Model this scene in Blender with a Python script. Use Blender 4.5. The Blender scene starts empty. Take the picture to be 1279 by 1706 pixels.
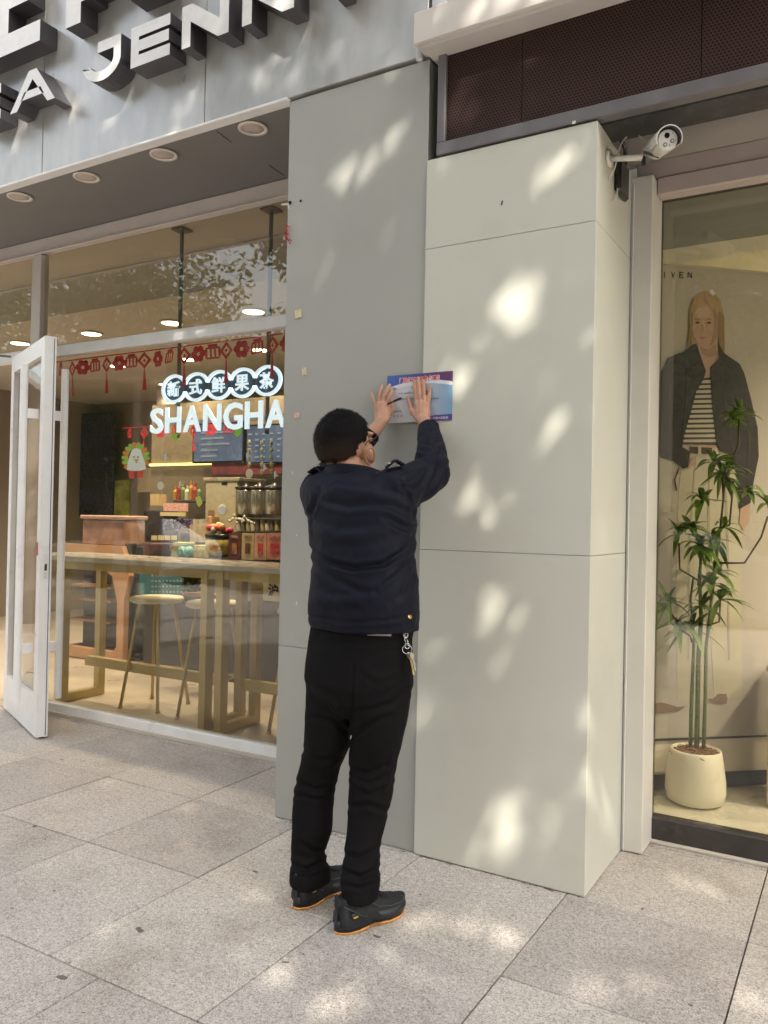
import bpy, bmesh, math, random
import numpy as np
from mathutils import Vector, Matrix, noise, Euler
random.seed(7)
R = math.radians
sc = bpy.context.scene
col = sc.collection

# ------------------------------------------------------------------ camera, light, exposure
CW, CH = 1279.0, 1706.0
FPX, YAW, PITCH, ROLL = 1352.14, 0.5335126, 0.010005, 0.019698
fw = np.array([-math.sin(YAW)*math.cos(PITCH), math.cos(YAW)*math.cos(PITCH), math.sin(PITCH)])
rt = np.cross(fw, [0, 0, 1.]); rt /= np.linalg.norm(rt); up = np.cross(rt, fw)
rr = math.cos(ROLL)*rt+math.sin(ROLL)*up; uu = -math.sin(ROLL)*rt+math.cos(ROLL)*up
CAM = np.array([1.586, -2.982, 1.38])
cd = bpy.data.cameras.new('camera'); cam = bpy.data.objects.new('camera', cd); col.objects.link(cam)
M4 = Matrix.Identity(4)
for i in range(3):
    M4[i][0], M4[i][1], M4[i][2], M4[i][3] = rr[i], uu[i], -fw[i], CAM[i]
cam.matrix_world = M4
cd.sensor_fit = 'VERTICAL'; cd.sensor_height = 36.0; cd.lens = FPX/CH*36.0
cd.clip_start = 0.05; cd.clip_end = 600
sc.camera = cam

SUN_EL, SUN_AZ = R(44), R(32)     # azimuth measured from -Y towards +X
sdir = Vector((math.sin(SUN_AZ)*math.cos(SUN_EL), -math.cos(SUN_AZ)*math.cos(SUN_EL), math.sin(SUN_EL)))
w = bpy.data.worlds.new('World'); sc.world = w; w.use_nodes = True
nt = w.node_tree; bg = nt.nodes['Background']
sky = nt.nodes.new('ShaderNodeTexSky'); sky.sky_type = 'NISHITA'; sky.sun_disc = False
sky.sun_elevation = SUN_EL; sky.sun_rotation = math.atan2(sdir.x, sdir.y)
sky.air_density = 1.3; sky.dust_density = 4.0; sky.ozone_density = 0.6
hsv = nt.nodes.new('ShaderNodeHueSaturation'); hsv.inputs['Saturation'].default_value = .5; nt.links.new(sky.outputs[0], hsv.inputs['Color'])
tnt = nt.nodes.new('ShaderNodeVectorMath'); tnt.operation = 'MULTIPLY'; tnt.inputs[1].default_value = (1.03, 1.0, .945); nt.links.new(hsv.outputs[0], tnt.inputs[0])
nt.links.new(tnt.outputs[0], bg.inputs[0]); bg.inputs[1].default_value = 0.15
sl = bpy.data.lights.new('sun', 'SUN'); sl.energy = 2.0; sl.angle = R(0.5); sl.color = (1, .93, .8)
so = bpy.data.objects.new('sun', sl); col.objects.link(so)
so.rotation_euler = sdir.to_track_quat('Z', 'Y').to_euler(); so.location = (4, -8, 12)
sc.view_settings.view_transform = 'Standard'; sc.view_settings.look = 'None'
sc.view_settings.exposure = 2.12; sc.view_settings.gamma = 1; sc.view_settings.use_curve_mapping = False
sc.render.engine = 'CYCLES'
sc.cycles.use_denoising = True
sc.cycles.max_bounces = 8; sc.cycles.transparent_max_bounces = 12
sc.cycles.sample_clamp_indirect = 4.0
sc.cycles.caustics_reflective = False; sc.cycles.caustics_refractive = False

# ------------------------------------------------------------------ measuring helpers (survey of the place)
def ray(px, py): return (px-CW/2)/FPX*rr-(py-CH/2)/FPX*uu+fw
def onY(px, py, Y=0.): d = ray(px, py); return CAM+d*(Y-CAM[1])/d[1]
def onX(px, py, X=0.): d = ray(px, py); return CAM+d*(X-CAM[0])/d[0]
def onZ(px, py, Z=0.): d = ray(px, py); return CAM+d*(Z-CAM[2])/d[2]
def scale_at(P): return FPX/float((np.array(P)-CAM)@fw)      # pixels of the survey per metre

# ------------------------------------------------------------------ object helpers
def tag(o, label=None, cat=None, group=None, kind=None):
    if label: o['label'] = label
    if cat: o['category'] = cat
    if group: o['group'] = group
    if kind: o['kind'] = kind
    return o
def empty(name, loc=(0, 0, 0), label=None, cat=None, group=None, kind=None, rz=0):
    o = bpy.data.objects.new(name, None); col.objects.link(o); o.location = Vector([float(v) for v in loc]); o.rotation_euler = (0, 0, rz)
    o.empty_display_size = .05
    return tag(o, label, cat, group, kind)
def link(name, me, m=None, parent=None, smooth=False, keep_world=True):
    o = bpy.data.objects.new(name, me); col.objects.link(o)
    if m is not None and not me.materials:
        me.materials.append(m)
    if smooth:
        me.polygons.foreach_set('use_smooth', [True]*len(me.polygons))
    if parent is not None:
        o.parent = parent
        if keep_world:
            o.matrix_parent_inverse = parent_mat(parent).inverted()
    return o
def parent_mat(p):
    m = Matrix.Translation(p.location) @ p.rotation_euler.to_matrix().to_4x4()
    if p.parent: m = parent_mat(p.parent) @ p.matrix_parent_inverse @ m
    return m
def dup_children(src, dst):
    for ch in [o for o in src.children]:
        c = ch.copy(); col.objects.link(c); c.parent = dst; c.matrix_parent_inverse = ch.matrix_parent_inverse.copy()
class MB:
    """collects geometry for one mesh"""
    def __init__(s): s.v = []; s.f = []; s.mi = []
    def add(s, vs, fs, mi=0):
        n = len(s.v); s.v += [tuple(float(c) for c in v) for v in vs]; s.f += [tuple(i+n for i in f) for f in fs]; s.mi += [mi]*len(fs); return s
    def box(s, a, b, mi=0, bev=0.0):
        (x0, y0, z0), (x1, y1, z1) = [min(p, q) for p, q in zip(a, b)], [max(p, q) for p, q in zip(a, b)]
        if bev <= 0:
            vs = [(x0,y0,z0),(x1,y0,z0),(x1,y1,z0),(x0,y1,z0),(x0,y0,z1),(x1,y0,z1),(x1,y1,z1),(x0,y1,z1)]
            return s.add(vs, [(0,3,2,1),(4,5,6,7),(0,1,5,4),(1,2,6,5),(2,3,7,6),(3,0,4,7)], mi)
        bm = bmesh.new(); bmesh.ops.create_cube(bm, size=1)
        for v in bm.verts: v.co = Vector(((x0+x1)/2+v.co.x*(x1-x0), (y0+y1)/2+v.co.y*(y1-y0), (z0+z1)/2+v.co.z*(z1-z0)))
        bmesh.ops.bevel(bm, geom=bm.edges[:], offset=min(bev, .45*min(x1-x0, y1-y0, z1-z0)), segments=1, affect='EDGES', profile=.5)
        bm.verts.index_update()
        s.add([v.co for v in bm.verts], [[v.index for v in f.verts] for f in bm.faces], mi); bm.free(); return s
    def obox(s, c, ax, hs, mi=0):
        """oriented box: centre, 3 axes, half sizes"""
        c = np.array(c, float); A = [np.array(a, float)*h for a, h in zip(ax, hs)]
        vs = [c+i*A[0]+j*A[1]+k*A[2] for k in (-1, 1) for j in (-1, 1) for i in (-1, 1)]
        return s.add(vs, [(0,2,3,1),(4,5,7,6),(0,1,5,4),(1,3,7,5),(3,2,6,7),(2,0,4,6)], mi)
    def tube(s, pts, rad, n=10, mi=0, cap=True):
        pts = [np.array(p, float) for p in pts]; rad = rad if hasattr(rad, '__len__') else [rad]*len(pts)
        vs = []; fs = []; prev = None
        for i, p in enumerate(pts):
            t = pts[min(i+1, len(pts)-1)]-pts[max(i-1, 0)]; t /= (np.linalg.norm(t)+1e-9)
            if prev is None:
                a = np.cross(t, [0, 0, 1.]) if abs(t[2]) < .9 else np.cross(t, [1., 0, 0])
            else:
                a = prev-t*np.dot(prev, t)
            a /= np.linalg.norm(a); b = np.cross(t, a); prev = a
            for k in range(n):
                an = 2*math.pi*k/n; vs.append(p+rad[i]*(math.cos(an)*a+math.sin(an)*b))
        for i in range(len(pts)-1):
            for k in range(n):
                fs.append((i*n+k, i*n+(k+1) % n, (i+1)*n+(k+1) % n, (i+1)*n+k))
        if cap:
            fs.append(tuple(range(n-1, -1, -1))); fs.append(tuple(range((len(pts)-1)*n, len(pts)*n)))
        return s.add(vs, fs, mi)
    def capsule(s, a, b, ra, rb, n=12, flat=None):
        """rounded tapered limb; flat = (axis, factor) squashes the section along an axis"""
        a = np.array(a, float); b = np.array(b, float); t = b-a; L = np.linalg.norm(t); t = t/(L+1e-9)
        pts = []; rad = []
        for q in (0, 30, 60): pts.append(a-t*ra*math.cos(R(q))); rad.append(max(ra*math.sin(R(q)), 1e-4))
        pts.append(a); rad.append(ra); pts.append(b); rad.append(rb)
        for q in (60, 30, 0): pts.append(b+t*rb*math.cos(R(q))); rad.append(max(rb*math.sin(R(q)), 1e-4))
        m0 = len(s.v); s.tube(pts, rad, n)
        if flat is not None:
            ax = np.array(flat[0], float); ax /= np.linalg.norm(ax)
            for i in range(m0, len(s.v)):
                v = np.array(s.v[i]); h = np.clip(np.dot(v-a, t), 0, L); c = a+t*h; d = v-c
                s.v[i] = tuple(v-ax*np.dot(d, ax)*(1-flat[1]))
        return s
    def ell(s, c, r, rot=None, n=20, m=14):
        c = np.array(c, float); vs = []; fs = []
        Rm = np.array(rot) if rot is not None else np.eye(3)
        for i in range(m+1):
            th = math.pi*i/m
            for k in range(n):
                ph = 2*math.pi*k/n
                d = np.array([math.sin(th)*math.cos(ph)*r[0], math.sin(th)*math.sin(ph)*r[1], math.cos(th)*r[2]])
                vs.append(c+Rm@d)
        for i in range(m):
            for k in range(n):
                fs.append((i*n+k, (i+1)*n+k, (i+1)*n+(k+1) % n, i*n+(k+1) % n))
        return s.add(vs, fs)
    def loft(s, rings, cap=True, mi=0):
        n = len(rings[0]); vs = [p for r_ in rings for p in r_]; fs = []
        for i in range(len(rings)-1):
            for k in range(n): fs.append((i*n+k, i*n+(k+1) % n, (i+1)*n+(k+1) % n, (i+1)*n+k))
        if cap: fs.append(tuple(range(n-1, -1, -1))); fs.append(tuple(range((len(rings)-1)*n, len(rings)*n)))
        return s.add(vs, fs, mi)
    def prism(s, poly, o, ux, uy, depth, mi=0):
        """2-D polygon extruded: o origin, ux/uy plane axes, depth vector"""
        o = np.array(o, float); ux = np.array(ux, float); uy = np.array(uy, float); d = np.array(depth, float)
        f = [o+ux*p[0]+uy*p[1] for p in poly]; k = len(poly)
        return s.add(f+[p+d for p in f], [tuple(range(k)), tuple(range(2*k-1, k-1, -1))]+[(i, i+k, (i+1) % k+k, (i+1) % k) for i in range(k)], mi)
    def lathe(s, prof, c, n=24, mi=0):
        rings = [[(c[0]+r_*math.cos(2*math.pi*k/n), c[1]+r_*math.sin(2*math.pi*k/n), c[2]+z) for k in range(n)] for r_, z in prof]
        return s.loft(rings, True, mi)
    def mesh(s, name='m'):
        me = bpy.data.meshes.new(name); me.from_pydata(s.v, [], s.f)
        if any(s.mi): me.polygons.foreach_set('material_index', s.mi)
        me.update(); return me
    def build(s, name, m, parent=None, smooth=False, fix=True):
        me = s.mesh(name)
        if fix:
            bm = bmesh.new(); bm.from_mesh(me); bmesh.ops.recalc_face_normals(bm, faces=bm.faces[:]); bm.to_mesh(me); bm.free()
        ms = m if isinstance(m, (list, tuple)) else [m]
        for q in ms: me.materials.append(q)
        return link(name, me, None, parent, smooth)
def remesh(mb, voxel, name, m, parent=None, smooth_it=4, disp=None):
    me = mb.mesh(name); bm = bmesh.new(); bm.from_mesh(me); bmesh.ops.recalc_face_normals(bm, faces=bm.faces[:]); bm.to_mesh(me); bm.free()
    o = bpy.data.objects.new('tmp', me); col.objects.link(o)
    md = o.modifiers.new('r', 'REMESH'); md.mode = 'VOXEL'; md.voxel_size = voxel; md.adaptivity = 0
    if smooth_it:
        ms = o.modifiers.new('s', 'SMOOTH'); ms.factor = .5; ms.iterations = smooth_it
    dg = bpy.context.evaluated_depsgraph_get()
    new = bpy.data.meshes.new_from_object(o.evaluated_get(dg)); new.name = name
    bpy.data.objects.remove(o); bpy.data.meshes.remove(me)
    if disp is not None:
        n = len(new.vertices); co = np.empty(n*3); new.vertices.foreach_get('co', co); co = co.reshape(-1, 3)
        no = np.empty(n*3); new.vertex_normals.foreach_get('vector', no); no = no.reshape(-1, 3)
        co = co+no*disp(co, no)[:, None]
        new.vertices.foreach_set('co', co.ravel()); new.update()
    new.materials.clear(); new.materials.append(m)
    return link(name, new, None, parent, True)

# ------------------------------------------------------------------ materials
def hexc(r, g, b): return (r, g, b, 1)
def mat(name, c, rough=.6, metal=0., var=.0, vscale=6., bump=0., bscale=60., spec=.5, streak=None, emis=None, estr=0., dirt_light=0., dscale=2., dcol=(.12, .1, .08)):
    m = bpy.data.materials.new(name); m.use_nodes = True; t = m.node_tree; b = t.nodes['Principled BSDF']
    b.inputs['Base Color'].default_value = hexc(*c); b.inputs['Roughness'].default_value = rough
    b.inputs['Metallic'].default_value = metal; b.inputs['Specular IOR Level'].default_value = spec
    g = t.nodes.new('ShaderNodeNewGeometry'); src = g.outputs['Position']
    if streak:
        mp = t.nodes.new('ShaderNodeMapping'); mp.inputs['Scale'].default_value = streak; t.links.new(src, mp.inputs[0]); src = mp.outputs[0]
    last = None
    if var > 0:
        n = t.nodes.new('ShaderNodeTexNoise'); n.inputs['Scale'].default_value = vscale; n.inputs['Detail'].default_value = 6; t.links.new(src, n.inputs['Vector'])
        mr = t.nodes.new('ShaderNodeMapRange'); mr.inputs[1].default_value = .3; mr.inputs[2].default_value = .7
        mr.inputs[3].default_value = 1-var; mr.inputs[4].default_value = 1+var; t.links.new(n.outputs['Fac'], mr.inputs[0])
        hs = t.nodes.new('ShaderNodeVectorMath'); hs.operation = 'SCALE'; hs.inputs[0].default_value = c
        t.links.new(mr.outputs[0], hs.inputs['Scale']); last = hs.outputs[0]
        mr2 = t.nodes.new('ShaderNodeMapRange'); mr2.inputs[1].default_value = .3; mr2.inputs[2].default_value = .7
        mr2.inputs[3].default_value = max(rough-.08, .02); mr2.inputs[4].default_value = min(rough+.08, 1)
        t.links.new(n.outputs['Fac'], mr2.inputs[0]); t.links.new(mr2.outputs[0], b.inputs['Roughness'])
    if dirt_light > 0:
        n = t.nodes.new('ShaderNodeTexNoise'); n.inputs['Scale'].default_value = dscale; n.inputs['Detail'].default_value = 9; n.inputs['Roughness'].default_value = .65
        t.links.new(src, n.inputs['Vector'])
        mr = t.nodes.new('ShaderNodeMapRange'); mr.inputs[1].default_value = .52; mr.inputs[2].default_value = .78; mr.inputs[3].default_value = 0; mr.inputs[4].default_value = dirt_light
        t.links.new(n.outputs['Fac'], mr.inputs[0])
        mx = t.nodes.new('ShaderNodeMix'); mx.data_type = 'RGBA'; mx.inputs[6].default_value = hexc(*c); mx.inputs[7].default_value = hexc(*dcol)
        if last is not None: t.links.new(last, mx.inputs[6])
        t.links.new(mr.outputs[0], mx.inputs[0]); last = mx.outputs[2]
    if last is not None: t.links.new(last, b.inputs['Base Color'])
    if bump > 0:
        n = t.nodes.new('ShaderNodeTexNoise'); n.inputs['Scale'].default_value = bscale; n.inputs['Detail'].default_value = 5; t.links.new(src, n.inputs['Vector'])
        bp = t.nodes.new('ShaderNodeBump'); bp.inputs['Strength'].default_value = 1; bp.inputs['Distance'].default_value = bump
        t.links.new(n.outputs['Fac'], bp.inputs['Height']); t.links.new(bp.outputs[0], b.inputs['Normal'])
    if emis: b.inputs['Emission Color'].default_value = hexc(*emis); b.inputs['Emission Strength'].default_value = estr
    return m
def emit(name, c, s):
    m = bpy.data.materials.new(name); m.use_nodes = True; b = m.node_tree.nodes['Principled BSDF']
    b.inputs['Base Color'].default_value = hexc(*c); b.inputs['Emission Color'].default_value = hexc(*c); b.inputs['Emission Strength'].default_value = s
    return m
def glass(name, tint=(.93, .95, .93), refl=1.0):
    m = bpy.data.materials.new(name); m.use_nodes = True; t = m.node_tree
    for n in list(t.nodes): t.nodes.remove(n)
    o = t.nodes.new('ShaderNodeOutputMaterial'); tr = t.nodes.new('ShaderNodeBsdfTransparent'); tr.inputs[0].default_value = hexc(*tint)
    gl = t.nodes.new('ShaderNodeBsdfGlossy'); gl.inputs['Roughness'].default_value = 0.0; gl.inputs[0].default_value = hexc(.95, .97, 1)
    ge = t.nodes.new('ShaderNodeNewGeometry')
    def mth(op, a, b_=None):
        q = t.nodes.new('ShaderNodeMath'); q.operation = op
        for i_, v_ in enumerate((a, b_)):
            if v_ is None: continue
            if isinstance(v_, (int, float)): q.inputs[i_].default_value = v_
            else: t.links.new(v_, q.inputs[i_])
        return q.outputs[0]
    dp = t.nodes.new('ShaderNodeVectorMath'); dp.operation = 'DOT_PRODUCT'; t.links.new(ge.outputs['Incoming'], dp.inputs[0]); t.links.new(ge.outputs['Normal'], dp.inputs[1])
    fr = mth('POWER', mth('SUBTRACT', 1., mth('ABSOLUTE', dp.outputs['Value'])), 5.)
    fac = mth('MINIMUM', mth('MULTIPLY', mth('ADD', mth('MULTIPLY', fr, .96), .042), refl), 1.)
    n = t.nodes.new('ShaderNodeTexNoise'); n.inputs['Scale'].default_value = 2.2; t.links.new(ge.outputs['Position'], n.inputs['Vector'])
    bp = t.nodes.new('ShaderNodeBump'); bp.inputs['Strength'].default_value = 1; bp.inputs['Distance'].default_value = .0012
    t.links.new(n.outputs['Fac'], bp.inputs['Height']); t.links.new(bp.outputs[0], gl.inputs['Normal'])
    mx = t.nodes.new('ShaderNodeMixShader'); t.links.new(fac, mx.inputs[0])
    t.links.new(tr.outputs[0], mx.inputs[1]); t.links.new(gl.outputs[0], mx.inputs[2]); t.links.new(mx.outputs[0], o.inputs[0])
    return m
def granite(name, c=(.46, .428, .398), slabs=True):
    m = bpy.data.materials.new(name); m.use_nodes = True; t = m.node_tree; b = t.nodes['Principled BSDF']
    g = t.nodes.new('ShaderNodeNewGeometry'); L = t.links.new
    def nz(s, d=4, r=.6):
        n = t.nodes.new('ShaderNodeTexNoise'); n.inputs['Scale'].default_value = s; n.inputs['Detail'].default_value = d; n.inputs['Roughness'].default_value = r
        L(g.outputs['Position'], n.inputs['Vector']); return n
    def ramp(src, stops):
        r_ = t.nodes.new('ShaderNodeValToRGB'); e = r_.color_ramp.elements
        while len(e) < len(stops): e.new(.5)
        for q, (p, cc) in zip(e, stops): q.position = p; q.color = hexc(*cc)
        L(src, r_.inputs[0]); return r_
    def mul(a, bb, f=1.):
        x = t.nodes.new('ShaderNodeMix'); x.data_type = 'RGBA'; x.blend_type = 'MULTIPLY'; x.inputs[0].default_value = f; L(a, x.inputs[6]); L(bb, x.inputs[7]); return x.outputs[2]
    v = t.nodes.new('ShaderNodeTexVoronoi'); v.inputs['Scale'].default_value = 250; L(g.outputs['Position'], v.inputs['Vector'])
    sep = t.nodes.new('ShaderNodeSeparateColor'); L(v.outputs['Color'], sep.inputs[0])
    k = [x*1.0 for x in c]
    grain = ramp(sep.outputs[0], [(0, [x*.52 for x in k]), (.12, [x*.68 for x in k]), (.3, [x*.94 for x in k]), (.7, [x*1.05 for x in k]), (1, [x*1.28 for x in k])])
    fine = ramp(nz(420, 3, .7).outputs['Fac'], [(.3, (.62, .6, .62)), (.5, (1, 1, 1)), (.7, (1.25, 1.25, 1.22))])
    mid = ramp(nz(55, 5, .7).outputs['Fac'], [(.32, (.8, .8, .8)), (.68, (1.14, 1.14, 1.14))])
    big = ramp(nz(1.7, 9, .66).outputs['Fac'], [(.3, (.72, .68, .65)), (.47, (.98, .97, .96)), (.72, (1.10, 1.10, 1.10))])
    cx = mul(mul(mul(grain.outputs[0], fine.outputs[0]), mid.outputs[0]), big.outputs[0])
    if slabs:
        oi = t.nodes.new('ShaderNodeObjectInfo')
        rr_ = ramp(oi.outputs['Random'], [(0, (.86, .85, .85)), (.5, (1, 1, 1)), (1, (1.08, 1.07, 1.04))]); cx = mul(cx, rr_.outputs[0])
    st = ramp(nz(5.5, 3, .5).outputs['Fac'], [(.74, (1, 1, 1)), (.79, (.45, .42, .4))]); cx = mul(cx, st.outputs[0], .8)
    L(cx, b.inputs['Base Color'])
    b.inputs['Roughness'].default_value = .62; b.inputs['Specular IOR Level'].default_value = .4
    bp = t.nodes.new('ShaderNodeBump'); bp.inputs['Distance'].default_value = .0012; bp.inputs['Strength'].default_value = .8
    L(nz(260, 4, .7).outputs['Fac'], bp.inputs['Height']); L(bp.outputs[0], b.inputs['Normal'])
    return m

M = {}
M['granite'] = granite('granite'); M['granite_far'] = granite('granite_far', slabs=False)
M['joint'] = mat('joint_dirt', (.13, .115, .10), .95, var=.4, vscale=30)
M['asphalt'] = mat('asphalt', (.06, .06, .062), .9, var=.25, vscale=80, bump=.002, bscale=300)
M['kerb'] = mat('kerb_stone', (.36, .35, .34), .8, var=.15, vscale=30)
M['metal_panel'] = mat('brushed_fascia_metal', (.50, .50, .505), .34, .4, var=.22, vscale=2.4, streak=(2.2, 1, .8), dirt_light=.45, dscale=3.0, dcol=(.74, .70, .62), bump=.0025, bscale=2.2)  # pale warm blotches stand in for patches of light reflected on the fascia
M['letter_face'] = mat('letter_face', (.70, .68, .66), .42, .25, var=.06, vscale=20)
M['letter_side'] = mat('letter_side', (.09, .085, .095), .4, .5, var=.12, vscale=14)
M['grey_col'] = mat('grey_column_panel', (.385, .385, .36), .40, .15, var=.035, vscale=1.6, bump=.002, bscale=2.2, dirt_light=.2, dscale=3.7, dcol=(.5, .47, .42))
M['green_col'] = mat('pale_green_panel', (.56, .56, .50), .42, .0, var=.02, vscale=2.0, bump=.0016, bscale=2.5, dirt_light=.16, dscale=5, dcol=(.38, .36, .3))
M['soffit'] = mat('soffit_paint', (.19, .182, .182), .6, var=.04, vscale=2)
M['white_frame'] = mat('white_aluminium', (.80, .80, .81), .35, var=.04, vscale=6, dirt_light=.25, dscale=8, dcol=(.45, .43, .38))
M['beige_frame'] = mat('beige_window_frame', (.60, .55, .52), .4, var=.04, vscale=5)
M['glass'] = glass('shop_glass', (.90, .885, .83), 1.12)
M['black_frame'] = mat('black_frame', (.035, .03, .03), .42, var=.3, vscale=12, dirt_light=.35, dscale=14, dcol=(.16, .13, .11))
M['dark_grey_frame'] = mat('dark_grey_frame', (.17, .16, .17), .45, .3, var=.12, vscale=10)
M['beige_wall'] = mat('beige_signboard', (.55, .50, .44), .55, var=.05, vscale=6, dirt_light=.3, dscale=6, dcol=(.33, .28, .23))
M['jamb'] = mat('jamb_panel', (.60, .585, .54), .45, var=.03, vscale=5, dirt_light=.12, dscale=6, dcol=(.36, .32, .26))
M['shutter'] = mat('shutter_box', (.46, .39, .37), .5, var=.05, vscale=7)
M['dark_under'] = mat('dark_steel', (.035, .035, .04), .7, var=.4, vscale=14, dirt_light=.4, dscale=20, dcol=(.15, .14, .12))
M['cable'] = mat('black_cable', (.015, .015, .018), .5)
M['white_cable'] = mat('white_cable', (.62, .6, .55), .5)
M['white_plastic'] = mat('white_plastic', (.62, .61, .56), .4, var=.06, vscale=40, dirt_light=.3, dscale=30, dcol=(.3, .25, .18))
M['black_plastic'] = mat('black_plastic', (.012, .012, .014), .25)
M['lens_glass'] = mat('lens_glass', (.004, .004, .006), .04, spec=1)
M['cream'] = mat('cream_canopy', (.62, .585, .55), .5, var=.03, vscale=4)
M['corrug'] = mat('corrugated_white', (.75, .75, .78), .5)

# perforated sheet
def perforated():
    m = bpy.data.materials.new('perforated_brown_sheet'); m.use_nodes = True; t = m.node_tree; b = t.nodes['Principled BSDF']; L = t.links.new
    g = t.nodes.new('ShaderNodeNewGeometry'); sp = t.nodes.new('ShaderNodeSeparateXYZ'); L(g.outputs['Position'], sp.inputs[0])
    def mth(op, a, bb=None):
        n = t.nodes.new('ShaderNodeMath'); n.operation = op
        for i, q in enumerate((a, bb)):
            if q is None: continue
            if isinstance(q, (int, float)): n.inputs[i].default_value = q
            else: L(q, n.inputs[i])
        return n.outputs[0]
    p = .0135
    row = mth('FLOOR', mth('DIVIDE', sp.outputs[2], p*.86))
    fx = mth('SUBTRACT', mth('FRACT', mth('ADD', mth('DIVIDE', sp.outputs[0], p), mth('MULTIPLY', row, .5))), .5)
    fz = mth('SUBTRACT', mth('FRACT', mth('DIVIDE', sp.outputs[2], p*.86)), .5)
    d = mth('SQRT', mth('ADD', mth('MULTIPLY', fx, fx), mth('MULTIPLY', mth('MULTIPLY', fz, fz), .74)))
    hole = mth('LESS_THAN', d, .33)
    mx = t.nodes.new('ShaderNodeMix'); mx.data_type = 'RGBA'; L(hole, mx.inputs[0]); mx.inputs[6].default_value = hexc(.062, .032, .026); mx.inputs[7].default_value = hexc(.012, .010, .012)
    L(mx.outputs[2], b.inputs['Base Color']); b.inputs['Roughness'].default_value = .5; b.inputs['Metallic'].default_value = 0; b.inputs['Specular IOR Level'].default_value = .15
    bp = t.nodes.new('ShaderNodeBump'); bp.inputs['Distance'].default_value = .004; bp.invert = True; L(hole, bp.inputs['Height']); L(bp.outputs[0], b.inputs['Normal'])
    return m
M['perf'] = perforated()

# ------------------------------------------------------------------ SETTING: ground, road, pavement
PX0, PX1, PY0 = -5.0, 2.95, -2.60
g = MB(); g.add([(-300, -300, -.16), (300, -300, -.16), (300, 300, -.16), (-300, 300, -.16)], [(0, 1, 2, 3)]).build('ground', M['asphalt'])['kind'] = 'structure'
g = MB(); g.add([(-80, -17, -.152), (80, -17, -.152), (80, -7.6, -.152), (-80, -7.6, -.152)], [(0, 1, 2, 3)]).build('road', M['asphalt'])['kind'] = 'structure'
pv = MB(); pv.box((-60, -7.3, -.15), (60, PY0-.002, -.003)); pv.box((-60, PY0, -.15), (PX0-.002, 1.2, -.003)); pv.box((PX1+.002, PY0, -.15), (60, .9, -.003))
pav = pv.build('pavement', M['granite_far']); pav['kind'] = 'structure'
MB().box((-60, -7.6, -.15), (60, -7.302, .0), bev=.01).build('kerb', M['kerb'])['kind'] = 'structure'
bed = MB().box((PX0, PY0, -.15), (PX1, 1.2, -.012)).build('joint_bed', M['joint'], pav)
sm = {}
def slab(x0, y0, x1, y1):
    gp = .0026; w_, h_ = x1-x0-2*gp, y1-y0-2*gp; key = (round(w_, 3), round(h_, 3))
    if key not in sm:
        b = MB().box((-w_/2, -h_/2, -.012), (w_/2, h_/2, 0), bev=.0018); sm[key] = b.mesh('paving_slab'); sm[key].materials.append(M['granite'])
    o = bpy.data.objects.new('paving_slab', sm[key]); col.objects.link(o); o.location = ((x0+x1)/2, (y0+y1)/2, random.uniform(-.0012, .0006))
    o.rotation_euler = (random.gauss(0, .0012), random.gauss(0, .0012), 0); o.parent = pav
xs = [.65+.62*k for k in range(-9, 4)]
rows = [(-.645, -.012), (-1.304, -.645)]
for (a, b) in rows:
    for i in range(len(xs)-1): slab(xs[i], a, xs[i+1], b)
for i in range(len(xs)-1): slab(xs[i], -.012, xs[i+1], .64)
for i in range(len(xs)-1): slab(xs[i], .64, xs[i+1], 1.19)
xo = [-.36+.62*k for k in range(-7, 6)]
for (a, b) in [(-1.95, -1.304), (-2.598, -1.95)]:
    for i in range(len(xo)-1): slab(xo[i], a, min(xo[i+1], PX1), b)

# gum spots and stains trodden into the slabs
st = MB()
def blob(P, r, asp=1.):
    k = 11; ph = random.random()*6; pts = []
    for i in range(k):
        a = 2*math.pi*i/k; q = r*(1+.35*math.sin(2*a+ph)+random.uniform(-.2, .2)); pts.append((P[0]+.75*q*math.cos(a)*asp, P[1]+.75*q*math.sin(a), .0012))
    st.add(pts, [tuple(range(k))])
for px, py, r_ in [(103,1266,.014),(138,1268,.010),(205,1269,.007),(165,1256,.008),(306,1262,.008),(58,1376,.014),(75,1398,.006),(103,1628,.016),(20,1513,.008),(115,1604,.006),
                   (232,1549,.018),(475,1603,.010),(627,1560,.014),(700,1490,.008),(1070,1514,.008),(1150,1674,.007),(425,1452,.012),(90,1484,.008),(139,1687,.005),(880,1479,.006),(505,1590,.006),(330,1268,.006)]:
    blob(onZ(px, py, .001), r_, 1.15)
st.build('gum_stain', mat('gum_stain', (.12, .11, .105), .7), pav)['kind'] = 'stuff'

# ------------------------------------------------------------------ LEFT SHOP: fascia, soffit, columns
FX0 = -6.5
fas = empty('fascia', (-3, 0, 3.32), 'dull brushed metal fascia band above the tea shop window carrying raised letters', 'fascia')
seams = [FX0, -5.0, -3.75, -2.504, -1.257, -.006]
for a, b in zip(seams[:-1], seams[1:]):
    MB().box((a+.0015, 0, 3.333), (b-.0015, .06, 5.2), bev=.003).build('panel', M['metal_panel'], fas)
MB().box((FX0, .061, 3.345), (-.01, .3, 5.2)).build('backing', M['dark_under'], fas)
MB().box((FX0, -.012, 3.318), (-.735, .05, 3.332), bev=.003).build('edge_trim', M['white_frame'], fas)
sf = empty('soffit', (-3, .35, 3.32), 'dark grey painted soffit with round lights over the tea shop front', 'soffit')
MB().box((FX0, .0505, 3.322), (-.736, .72, 3.345)).build('panel', M['soffit'], sf)
for px0, py0, px1, py1 in [(360,218,385,237),(448,275,472,292)]:
    a = onZ(px0, py0, 3.321); b = onZ(px1, py1, 3.321)
    MB().tube([a, b], .002, 6).build('scratch', M['dark_under'], sf)

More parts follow.
